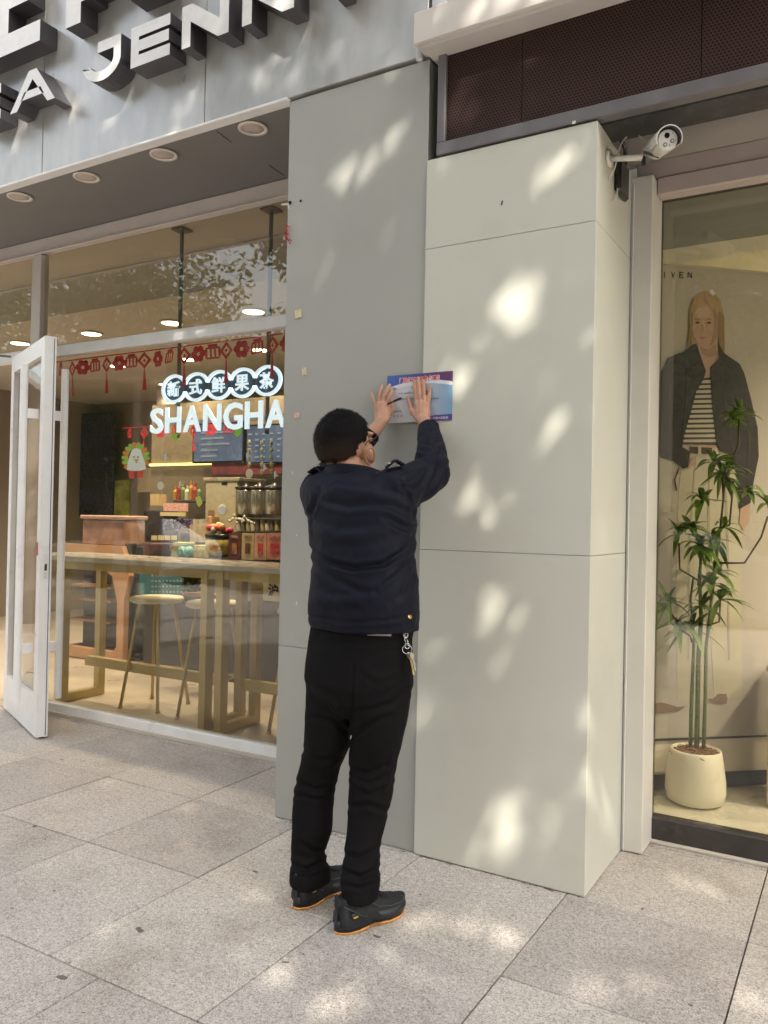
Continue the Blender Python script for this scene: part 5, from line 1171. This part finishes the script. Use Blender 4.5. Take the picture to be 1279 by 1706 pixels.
for _ in range(16000):
    i = random.randrange(len(V)); d = Rh.T@(V[i]-HC); dn_ = d/np.linalg.norm(d)
    if TT[i] < .45: continue
    o_ = V[i]-(V[i]-HC)/np.linalg.norm(V[i]-HC)*.002; out = (V[i]-HC)/np.linalg.norm(V[i]-HC)
    fl_ = V[i]-sp; fl_ -= out*np.dot(fl_, out); fl_ /= np.linalg.norm(fl_)+1e-6; L = random.uniform(.007, .014)*(1.3 if dn_[2] > .4 else .7)
    dr = fl_*.85+out*random.uniform(.25, .6)+np.array([random.gauss(0, .18) for _k in range(3)]); dr /= np.linalg.norm(dr); s = np.cross(dr, out); s /= np.linalg.norm(s)+1e-9
    hs_.add([o_-s*.0006, o_+s*.0006, o_+dr*L], [(0, 1, 2)])
o = hs_.build('hair_strands', hairc, hair, False, fix=False); o['kind'] = 'stuff'
# clipped sides: scalp shows through low down
t__ = hairc.node_tree; b__ = t__.nodes['Principled BSDF']; src_ = b__.inputs['Base Color'].links[0].from_socket
g__ = t__.nodes.new('ShaderNodeNewGeometry'); s__ = t__.nodes.new('ShaderNodeSeparateXYZ'); t__.links.new(g__.outputs['Position'], s__.inputs[0])
n__ = t__.nodes.new('ShaderNodeTexNoise'); n__.inputs['Scale'].default_value = 90; t__.links.new(g__.outputs['Position'], n__.inputs['Vector'])
a__ = t__.nodes.new('ShaderNodeMath'); a__.operation = 'MULTIPLY_ADD'; t__.links.new(n__.outputs['Fac'], a__.inputs[0]); a__.inputs[1].default_value = -.06; t__.links.new(s__.outputs[2], a__.inputs[2])
m__ = t__.nodes.new('ShaderNodeMapRange'); t__.links.new(a__.outputs[0], m__.inputs[0]); m__.inputs[1].default_value = HC[2]-.075; m__.inputs[2].default_value = HC[2]-.01; m__.inputs[3].default_value = .09; m__.inputs[4].default_value = 0
x__ = t__.nodes.new('ShaderNodeMix'); x__.data_type = 'RGBA'; t__.links.new(m__.outputs[0], x__.inputs[0]); t__.links.new(src_, x__.inputs[6]); x__.inputs[7].default_value = (.25, .13, .085, 1); t__.links.new(x__.outputs[2], b__.inputs['Base Color'])
# glasses
gl_ = MB()
for s in (1, -1):
    c = hp(s*.036, .117, .002); gl_.ell(c, (.032, .007, .021), Rh@np.array(Euler((0, 0, R(-s*20))).to_matrix()), 18, 10)
lens = gl_.build('sunglasses', mat('dark_lens', (.004, .004, .005), .3, spec=.3), man, True)
MB().tube([hp(.064, .10, .010), hp(.088, .06, .008), hp(.096, .01, .010), hp(.098, -.008, .0)], .0020, 8).build('temple', M['black_plastic'], lens)
MB().tube([hp(-.064, .10, .010), hp(-.088, .06, .008), hp(-.096, .01, .010)], .0020, 8).build('temple', M['black_plastic'], lens)
# shoes
upm = mat('trainer_upper', (.0055, .006, .008), .7, var=.2, vscale=40, bump=.0006, bscale=500); mids = mat('trainer_midsole', (.009, .011, .018), .45, var=.1, vscale=30); outs = mat('orange_outsole', (.58, .26, .06), .6, var=.12, vscale=40)
lacem = mat('shoe_lace', (.012, .012, .014), .8); pipm = mat('shoe_piping', (.03, .045, .05), .4)
def shoe(hx, hy, yaw, lift, badge):
    Rz = lambda p: np.array([hx+p[0]*math.cos(yaw)+p[1]*math.sin(yaw), hy-p[0]*math.sin(yaw)+p[1]*math.cos(yaw), p[2]+lift])
    st_ = [(-.002, .022, .066), (.006, .034, .088), (.02, .041, .100), (.05, .044, .104), (.09, .045, .100), (.13, .047, .096), (.17, .050, .086), (.21, .054, .076), (.245, .052, .068), (.27, .041, .058), (.287, .022, .044)]
    u = MB(); rings = []
    for s, w_, h_ in st_:
        rings.append([Rz((w_*(abs(math.cos(t))**.8)*(1 if math.cos(t) > 0 else -1)*(1-.35*max(0, math.sin(t))**2), s, .030+(h_-.030)*max(0, math.sin(t))**.8-.008*max(0, -math.sin(t)))) for t in [2*math.pi*k/24 for k in range(24)]])
    u.loft(rings)
    u.loft([[Rz((.034*k2*math.cos(t), .055+.048*k2*math.sin(t)+dy, z+.012*math.sin(t)*0)) for t in [2*math.pi*k/20 for k in range(20)]] for k2, dy, z in [(1.05, 0, .06), (1.08, 0, .098), (1.0, -.002, .112)]])
    for i in range(5): u.capsule(Rz((-.024, .125+.017*i, .101-.005*i)), Rz((.024, .122+.017*i, .101-.005*i)), .0034, .0028, 6)
    u.capsule(Rz((.0, .118, .095)), Rz((.03, .112, .080)), .0025, .002, 6); u.capsule(Rz((.0, .118, .095)), Rz((-.028, .112, .080)), .0025, .002, 6)
    u.capsule(Rz((0, -.002, .09)), Rz((0, -.006, .124)), .011, .007, 8)
    o = remesh(u, .0030, 'shoe', upm, man, 2)
    def sole(z0_, z1_, gr_, wave, name, m):
        q = MB(); rs = []
        for z in (z0_, (z0_+z1_)/2, z1_):
            ring_ = []
            for k in range(56):
                t = 2*math.pi*k/56; s = .142-.150*math.cos(t); x_ = math.sin(t); w_ = np.interp(s, [-.01, .02, .06, .12, .19, .24, .28, .295], [.018, .040, .043, .040, .053, .053, .034, .012])
                zz = z+wave*max(0, math.sin((s-.09)/.07*math.pi))*(1 if .09 < s < .16 else 0)*(1.0 if z < z1_ else .4)
                zz += .012*max(0, (s-.23)/.06)**2
                ring_.append(Rz((w_*(1+gr_)*(1 if x_ > 0 else -1)*abs(x_)**.35, s, zz)))
            rs.append(ring_)
        q.loft(rs); return q.build(name, m, o, True)
    sole(.0075, .044, .05, .009, 'midsole', mids); sole(0, .0075, .07, .010, 'outsole', outs)
    for s_ in (-1, 1):
        c = Rz((s_*.0435, .040, .058)); MB().ell(c, (.004, .019, .012), np.array(Euler((R(-25), 0, -yaw)).to_matrix()), 14, 8).build('badge', M['black_plastic'], o, True)
        c2 = Rz((s_*.0478, .040, .058)); MB().obox(c2, [Rz((0, 1, 0))-Rz((0, 0, 0)), Rz((1, 0, 0))-Rz((0, 0, 0)), ZZ], (.010, .0008, .0022)).build('badge_lettering', mat('badge_gold', (.45, .30, .05), .4), o)
    MB().box((0, 0, 0), (.001, .001, .001)) 
    for i in range(4):
        zz = .100-.0075*i; yy = .150+.016*i; MB().capsule(Rz((-.028, yy+.006, zz-.008)), Rz((0, yy, zz+.002)), .0034, .0034, 6).capsule(Rz((0, yy, zz+.002)), Rz((.028, yy+.006, zz-.008)), .0034, .0034, 6).build('lace', lacem, o, True)
    MB().capsule(Rz((.0, .148, .104)), Rz((.026, .135, .112)), .003, .0022, 6).build('lace', lacem, o, True)
    for s_ in (-1, 1):
        MB().tube([Rz((s_*.030, .004, .095)), Rz((s_*.0435, .030, .080)), Rz((s_*.0475, .065, .055)), Rz((s_*.0500, .090, .046))], .0022, 6).build('piping', pipm, o, True)
        MB().tube([Rz((s_*.046, .105, .088)), Rz((s_*.0505, .14, .066)), Rz((s_*.0545, .19, .056)), Rz((s_*.050, .235, .052)), Rz((s_*.03, .272, .050))], .002, 6).build('piping', pipm, o, True)
    c = Rz((0, -.009, .058)); MB().obox(c, [Rz((1, 0, 0))-Rz((0, 0, 0)), Rz((0, 1, 0))-Rz((0, 0, 0)), ZZ], (.011, .0012, .016)).build('heel_tab', mids, o)
    return o
hL = onZ(507, 1520, 0); hR = onZ(584, 1561, 0)
shoe(hL[0]-.038, hL[1]+.006, R(4), .0015, 0); shoe(hR[0]-.05, hR[1]-.005, R(19), .0015, 0)
# keys on the belt
ky = onY(673, 1052, -.60); kt = empty('key_ring', ky, 'silver clip with a bunch of keys hanging from the trouser waist', 'keys')
ky, nk = hit(672, 1056, trousers)
if ky is None: ky = onY(673, 1056, -.62); nk = np.array([.5, -.86, 0])
kb = lambda px, py, off=.012: ky+nk*off+(onY(px, py, ky[1])-onY(672, 1056, ky[1]))
sv = mat('silver_chain', (.6, .6, .6), .18, 1.)
for i, (x, y) in enumerate([(670,1050),(672,1056),(671,1062),(673,1068),(674,1074)]):
    c = kb(x, y); r_ = .0075; a = i*.9; MB().tube([c+np.array([r_*math.cos(t)*math.cos(a), r_*math.cos(t)*math.sin(a), r_*1.3*math.sin(t)]) for t in np.linspace(0, 2*math.pi, 13)], .0018, 6).build('chain_link', sv, kt, True)
c = kb(674, 1080); MB().tube([c+np.array([.015*math.cos(t), .006*math.cos(t), .015*math.sin(t)]) for t in np.linspace(0, 2*math.pi, 19)], .0014, 6).build('split_ring', sv, kt, True)
for i, (x0, y0, x1, y1, m_) in enumerate([(675,1085,681,1104,sv),(676,1086,683,1120,mat('brass_key', (.55, .45, .2), .3, .9)),(673,1086,677,1108,M['black_plastic']),(677,1084,684,1112,sv)]):
    A = kb(x0, y0, .014+.003*i); B = kb(x1, y1, .014+.003*i); t = B-A; L = np.linalg.norm(t); t /= L; s = np.cross(t, nk); s /= np.linalg.norm(s)
    k = MB(); k.obox(A+t*L*.65, [t, s, np.cross(t, s)], (L*.38, .0035, .001)); k.tube([A+t*.008-np.cross(t, s)*.0012, A+t*.008+np.cross(t, s)*.0012], .010, 14); k.build('key', m_, kt)
# pen and notice
A = P_(645, 673.5, .047); B = P_(668.5, 663, .040); t = (B-A)/np.linalg.norm(B-A)
pn_ = empty('pen', A, 'thick black marker pen held in the left hand against the notice', 'pen'); MB().tube([A, A+t*.030], .0038, 12).build('barrel', M['black_plastic'], pn_, True); MB().tube([A+t*.030, A+t*.033, B-t*.002, B], [.0042, .0052, .0052, .003], 12).build('cap', M['black_plastic'], pn_, True)
c_ = [onY(x, y, -.003) for x, y in [(645,628),(754,617),(754,700),(650,705)]]
nx0, nx1, nz0, nz1 = -.170, .140, 1.793, 1.994; NW, NH = nx1-nx0, nz1-nz0
no_ = empty('notice', (nx0, -.003, nz0), 'blue white printed notice with red title pressed over the panel joint', 'notice')
def npoly(name, pts, m, lay, t=.0002): return MB().prism([(nx0+u*NW, nz0+v*NH) for u, v in pts], (0, -.0035-lay*.0003, 0), (1, 0, 0), (0, 0, 1), (0, t, 0)).build(name, m, no_)
MB().box((nx0, -.0034, nz0), (nx1, -.0024, nz1)).build('sheet', mat('notice_paper', (.66, .66, .70), .35), no_)
gm = bpy.data.materials.new('notice_blue_print'); gm.use_nodes = True; t_ = gm.node_tree; g_ = t_.nodes.new('ShaderNodeNewGeometry'); s_ = t_.nodes.new('ShaderNodeSeparateXYZ'); mr_ = t_.nodes.new('ShaderNodeMapRange'); cr_ = t_.nodes.new('ShaderNodeValToRGB')
t_.links.new(g_.outputs['Position'], s_.inputs[0]); t_.links.new(s_.outputs[0], mr_.inputs[0]); mr_.inputs[1].default_value = nx0; mr_.inputs[2].default_value = nx1; t_.links.new(mr_.outputs[0], cr_.inputs[0])
cr_.color_ramp.elements[0].color = (.62, .62, .66, 1); cr_.color_ramp.elements[0].position = .38; cr_.color_ramp.elements[1].color = (.20, .36, .55, 1); cr_.color_ramp.elements[1].position = .98; t_.links.new(cr_.outputs[0], t_.nodes['Principled BSDF'].inputs['Base Color']); t_.nodes['Principled BSDF'].inputs['Roughness'].default_value = .35
hm_ = gm.copy(); hm_.name = 'notice_header_print'; e_ = hm_.node_tree.nodes['Color Ramp'].color_ramp.elements if 'Color Ramp' in hm_.node_tree.nodes else [n for n in hm_.node_tree.nodes if n.type == 'VALTORGB'][0].color_ramp.elements
e_[0].color = (.06, .13, .42, 1); e_[0].position = .1; e_[1].color = (.10, .035, .12, 1); e_[1].position = .85
npoly('blue_field', [(0, 0), (1, 0), (1, 1), (0, 1)], gm, 0)
npoly('header', [(0, 1), (0, .71)]+[(u, .71+.085*math.sin(u*math.pi*1.1-.35)+.02) for u in np.linspace(.05, .99, 14)]+[(1, .75), (1, 1)], hm_, 1)
npoly('white_curve', [(0, .712)]+[(u, .762+.085*math.sin(u*math.pi*1.1-.35)+.02) for u in np.linspace(.05, .99, 14)]+[(1, .75), (1, .735)]+[(u, .685+.085*math.sin(u*math.pi*1.1-.35)+.02) for u in np.linspace(.99, .05, 14)]+[(0, .69)], mat('notice_white', (.7, .72, .78), .4), 2)
npoly('footer', [(.52, 0), (1, 0), (1, .125), (.75, .12), (.60, .08)], mat('notice_footer', (.09, .06, .26), .4), 1)
redt = mat('notice_red_text', (.75, .05, .06), .4); dkt = mat('notice_dark_text', (.08, .08, .12), .5); wht = mat('notice_white_text', (.75, .75, .8), .4)
text('门前三包责任牌', .02, (nx0+NW*.50, -.0047, nz0+NH*.885), wht, no_, 'title_outline', .0012, .0001, fit=(NW*.615, NH*.125)); text('门前三包责任牌', .02, (nx0+NW*.50, -.0050, nz0+NH*.885), redt, no_, 'title', .0003, .0001, fit=(NW*.60, NH*.115))
for body_, u, v, w_, h_, m_ in [('单位：', .14, .72, .07, .035, dkt), ('责任人：', .42, .72, .09, .035, dkt), ('负责门前环境卫生、绿化、秩序', .42, .61, .46, .028, dkt), ('监督电话：', .72, .46, .18, .028, dkt), ('保持整洁，文明经营，共创美好家园', .42, .49, .46, .028, dkt), ('监督单位：', .18, .24, .14, .04, dkt), ('年  月  日', .18, .14, .14, .04, dkt), ('芳草镇人民政府', .81, .055, .27, .055, wht)]:
    text(body_, .02, (nx0+NW*u, -.0050, nz0+NH*v), m_, no_, 'printed_line', .0001, .0001, fit=(NW*w_, NH*h_), resolution=1)
# ------------------------------------------------------------------ STREET BEHIND THE VIEWER: trees, hedge, car, houses (seen in the glass, and they shade the front)
bark = mat('tree_bark', (.13, .11, .09), .9, var=.3, vscale=12, streak=(1, 1, .25), bump=.01, bscale=30)
def leafmat(nm, c):
    m = bpy.data.materials.new(nm); m.use_nodes = True; t = m.node_tree; b = t.nodes['Principled BSDF']; o = [n for n in t.nodes if n.type == 'OUTPUT_MATERIAL'][0]
    g = t.nodes.new('ShaderNodeNewGeometry'); n = t.nodes.new('ShaderNodeTexNoise'); n.inputs['Scale'].default_value = 3; t.links.new(g.outputs['Position'], n.inputs['Vector'])
    cr = t.nodes.new('ShaderNodeValToRGB'); cr.color_ramp.elements[0].position = .3; cr.color_ramp.elements[0].color = hexc(*[q*.6 for q in c]); cr.color_ramp.elements[1].position = .7; cr.color_ramp.elements[1].color = hexc(*[q*1.5 for q in c])
    t.links.new(n.outputs['Fac'], cr.inputs[0]); t.links.new(cr.outputs[0], b.inputs['Base Color']); b.inputs['Roughness'].default_value = .5
    tr = t.nodes.new('ShaderNodeBsdfTranslucent'); tr.inputs[0].default_value = hexc(c[0]*1.3, c[1]*1.5, c[2]*.6); mx = t.nodes.new('ShaderNodeMixShader'); mx.inputs[0].default_value = .25
    t.links.new(b.outputs[0], mx.inputs[1]); t.links.new(tr.outputs[0], mx.inputs[2]); t.links.new(mx.outputs[0], o.inputs[0]); return m
lfm = leafmat('street_tree_leaf', (.06, .10, .03))
sd = np.array(sdir)
# gaps carved in the crown along sun rays, so sun patches land at set spots
gaps = []
for L, f in [([(925,290,.045),(880,505,.075),(905,480,.05),(800,592,.065),(770,622,.045),(835,562,.035),(912,738,.04),(850,855,.03),(732,600,.035),(850,1030,.05),(730,1190,.055),(862,1092,.045),(825,1385,.07),(900,1352,.075),(950,1330,.05),(865,1372,.06),(738,1075,.03),(930,610,.03),(590,290,.075),(560,322,.04),(775,700,.03),(870,440,.03),(480,100,.09),(270,222,.06),(425,105,.06),(560,80,.05),(330,150,.04),(770,112,.05),(865,215,.05),(765,215,.03),(640,110,.04),(480,1290,.03),(610,1440,.03),(100,180,.05),(940,680,.03),(780,830,.03),(720,480,.03),(960,1180,.04),(640,225,.05),(545,430,.035),(660,380,.03),(30,215,.05),(200,180,.05),(380,60,.05),(900,920,.035),(820,960,.03),(760,1330,.035),(950,430,.03),(740,540,.03),(905,640,.04),(880,790,.03),(930,1080,.03),(800,1260,.04)], lambda x, y: onY(x, y, 0)),
             ([(190,1305,.06),(325,1300,.06),(290,1400,.10),(360,1350,.08),(400,1600,.09),(425,1500,.06),(250,1238,.05),(1180,1480,.05),(700,1530,.05),(820,1560,.06),(1000,1640,.07),(560,1660,.07),(180,1560,.06),(100,1420,.06),(720,1640,.05),(1220,1640,.06),(640,1600,.04)], lambda x, y: onZ(x, y, 0)),
             ([(1008,900,.035),(1000,700,.04),(995,560,.03),(1005,1350,.05),(1000,820,.03),(990,1240,.04)], lambda x, y: onX(x, y, .717)),
             ([(820,30,.11),(740,50,.05),(900,10,.06)], lambda x, y: onY(x, y, -.1))]:
    for x, y, r_ in L:
        p = f(x, y)
        for k in range(4 if r_ > .045 else 2):      # ragged gaps, longer than wide
            j = np.array([random.gauss(0, r_*.55), 0, random.gauss(0, r_*.35)]); j += np.array([1, 0, .7])*random.gauss(0, r_*.45)
            gaps.append((p+j*1.25, r_*random.uniform(.4, .95)))
def tree(x, y, h, cz, rx, ry, rz_, nleaf, ls, label, carve=False, seed=1, cx=None):
    rnd = np.random.default_rng(seed); rs_ = random.Random(seed)
    t = empty('street_tree', (x, y, -.003), label, 'tree', 'street trees along the kerb')
    cx = x if cx is None else cx
    tk = MB(); tk.tube(smooth_pts([(x, y, -.003), (x+.05, y, 1.2), (x-.03, y+.04, 2.4), (x*.6+cx*.4, y, cz-rz_*.55), (cx, y, cz+rz_*.2)], 4), list(np.linspace(.19, .05, 17)), 12)
    for k in range(12):
        a = k*2.4; q0 = np.array([x*.7+cx*.3, y, cz-rz_*(.9-.08*k) if cz-rz_ > 1.5 else 1.8+.15*k]); q1 = np.array([cx+rx*.75*math.cos(a), y+ry*.75*math.sin(a), cz+rz_*rs_.uniform(-.3, .6)])
        tk.tube(smooth_pts([q0, q0*.6+q1*.4+np.array([0, 0, .25]), q1], 4), list(np.linspace(.06, .012, 9)), 6)
    tk.build('trunk', bark, t, True)
    C0 = np.array([cx, y, cz]); pts = []
    n = nleaf; d = rnd.normal(size=(n, 3)); d /= np.linalg.norm(d, axis=1)[:, None]; r_ = rnd.random(n)**(1/2.4)
    nn = np.array([noise.noise((q[0]*2.1+seed, q[1]*2.1, q[2]*2.1)) for q in d]); P = C0+d*(r_*(1+.28*nn))[:, None]*np.array([rx, ry, rz_])
    if not carve:
        cl_ = np.array([noise.noise((q[0]*.9, q[1]*.9, q[2]*.9+seed)) for q in P]); P = P[cl_ > -.12]
    if carve:
        keep = np.ones(len(P), bool); lucky = rnd.random(len(P)) < .15
        for g0, gr_ in gaps:
            v = P-g0; al = v@sd; dist = np.linalg.norm(v-al[:, None]*sd, axis=1); keep &= (dist > min(gr_, .075)*1.05+ls*.16) | lucky
        P = P[keep]
    n = len(P); a = rnd.normal(size=(n, 3)); a /= np.linalg.norm(a, axis=1)[:, None]; b = np.cross(a, rnd.normal(size=(n, 3))); b /= np.linalg.norm(b, axis=1)[:, None]
    s = (ls*rnd.uniform(.7, 1.25, n))[:, None]; c = np.cross(a, b)
    V = np.stack([P-a*s*.5, P+b*s*.28+c*s*.07, P+a*s*.55, P-b*s*.28+c*s*.07], 1).reshape(-1, 3)
    me = bpy.data.meshes.new('crown'); me.vertices.add(len(V)); me.vertices.foreach_set('co', V.ravel()); me.loops.add(n*4); me.loops.foreach_set('vertex_index', np.arange(n*4)); me.polygons.add(n); me.polygons.foreach_set('loop_start', np.arange(n)*4); me.update(); me.validate()
    me.materials.append(lfm); o = link('crown', me, None, t); o['kind'] = 'stuff'
    return t
tree(3.6, -6.3, 12, 7.9, 5.2, 3.6, 3.1, 72000, .17, 'tall street tree behind the viewer, crown carved to dapple the shop front', True, 3, 2.3)
tree(-10.8, -6.1, 7, 4.6, 2.8, 2.2, 2.9, 34000, .12, 'low crowned street tree mirrored in the left of the tea shop glass', False, 5)
tree(-4.6, -6.4, 10, 6.9, 2.8, 2.4, 2.5, 30000, .14, 'street tree mirrored in the upper panes of the tea shop', False, 8)
tree(-17.5, -6.3, 9, 5.6, 3.2, 2.4, 2.6, 9000, .18, 'far street tree beyond the parked car', False, 11)
tree(11.0, -6.3, 10, 6.2, 3.2, 2.6, 2.8, 9000, .18, 'street tree to the right behind the viewer', False, 13)
for i, x in enumerate([-14, -5, 3, 11]):  # unseen row added to shade the road and darken the boutique reflection
    tree(x, -18.5, 10, 5.6, 4.6, 2.6, 3.6, 9000, .26, ['added leafy tree at far left across the road', 'added leafy tree left across the road', 'added leafy tree straight across the road', 'added leafy tree at right across the road'][i], False, 20+i)
# hedge and houses across the road
hd = MB(); 
hmsh = np.random.default_rng(4); n = 16000; P = np.stack([hmsh.uniform(-45, 25, n), hmsh.uniform(-18.8, -17.6, n), hmsh.uniform(-.1, 1.9, n)], 1); a = hmsh.normal(size=(n, 3)); a /= np.linalg.norm(a, axis=1)[:, None]; b = np.cross(a, hmsh.normal(size=(n, 3))); b /= np.linalg.norm(b, axis=1)[:, None]
V = np.stack([P-a*.14, P+b*.09, P+a*.14, P-b*.09], 1).reshape(-1, 3); me = bpy.data.meshes.new('hedge'); me.from_pydata([tuple(v) for v in V], [], [(4*i, 4*i+1, 4*i+2, 4*i+3) for i in range(n)]); me.materials.append(lfm)
hgo = link('hedge', me); tag(hgo, 'dense green hedge along the far side of the road', 'hedge')
for i, (x0, x1, h_, c) in enumerate([(-60, -32, 6.5, (.33, .29, .25)), (-31.5, -6, 9, (.28, .27, .26)), (-5.5, 22, 12, (.34, .31, .27)), (22.5, 50, 15, (.28, .25, .23))]):
    bd = empty('apartment_block', ((x0+x1)/2, -30, -.16), ['pale brown apartment block farthest left across the road', 'tall grey apartment block across the road', 'cream apartment block straight across the road', 'brown apartment block at right across the road'][i], 'building', 'blocks across the road')
    MB().box((x0, -30, -.16), (x1, -22.2, h_)).build('wall', mat('block_wall', [q*.5 for q in c], .85, var=.06, vscale=.5), bd)
    wm = MB().box((-.9, 0, -.8), (.9, .06, .8)).mesh('window'); wm.materials.append(mat('block_window', (.04, .05, .06), .1)) 
    for zz in np.arange(2.2, h_-1.2, 3.1):
        for xx in np.arange(x0+2.5, x1-1.5, 3.9):
            o = bpy.data.objects.new('window', wm); col.objects.link(o); o.location = (xx-bd.location.x, 7.82, zz-bd.location.z); o.parent = bd
# parked car: mirrored in the glass
def car(x, y, paint, lab):
    c = empty('parked_car', (x, y, -.15), lab, 'car'); b = MB()
    prof = [(-2.15,.25),(-2.2,.45),(-2.18,.68),(-1.95,.80),(-1.0,.92),(-.45,1.32),(.2,1.46),(.95,1.44),(1.65,1.10),(2.1,1.02),(2.2,.80),(2.2,.42),(2.1,.25)]
    secs = []
    for w_, k in [(-.86, .93), (-.80, .99), (-.4, 1.0), (0, 1.005), (.4, 1.0), (.80, .99), (.86, .93)]:
        secs.append([(x+p[0]*(.985 if abs(w_) > .8 else 1), y+w_*(1-.22*max(0, (p[1]-.9))/.56), -.15+.25+(p[1]-.25)*k) for p in prof])
    b.loft(secs); b.build('body', paint, c, False)
    gm_ = mat('car_window', (.02, .025, .03), .06)
    for s in (-1, 1):
        yy = y+s*.845
        for poly in ([(-.85,.95),(-.42,1.27),(.18,1.38),(.2,.95)], [(.26,.95),(.26,1.38),(.9,1.36),(1.45,1.08),(1.45,.97)]):
            MB().prism([(x+p[0], -.15+p[1]) for p in poly], (0, yy-s*.02, 0), (1, 0, 0), (0, 0, 1), (0, s*.012, 0)).build('side_window', gm_, c)
        for wx in (-1.35, 1.35):
            w_ = MB().tube([(x+wx, yy-s*.16, .17), (x+wx, yy+s*.03, .17)], .32, 24).build('wheel', M['black_plastic'], c); MB().tube([(x+wx, yy+s*.031, .17), (x+wx, yy+s*.04, .17)], .2, 18).build('rim', steel, w_)
    for s in (-1, 1): MB().box((x-2.19, y+s*.55-.16, .42), (x-2.12, y+s*.55+.16, .54), bev=.02).build('headlight', M['white_plastic'], c); MB().box((x+2.14, y+s*.6-.14, .62), (x+2.205, y+s*.6+.14, .74), bev=.02).build('tail_light', mat('tail_lamp', (.4, .02, .02), .2), c)
car(-13.2, -8.8, mat('white_car_paint', (.7, .7, .7), .2), 'white parked car mirrored behind the orange cabinet')
car(-7.2, -8.9, mat('black_car_paint', (.02, .02, .025), .15), 'black parked car mirrored in the tea shop glass')
car(-1.5, -8.9, mat('silver_car_paint', (.4, .4, .42), .2, .5), 'silver parked car mirrored beside the grey column')
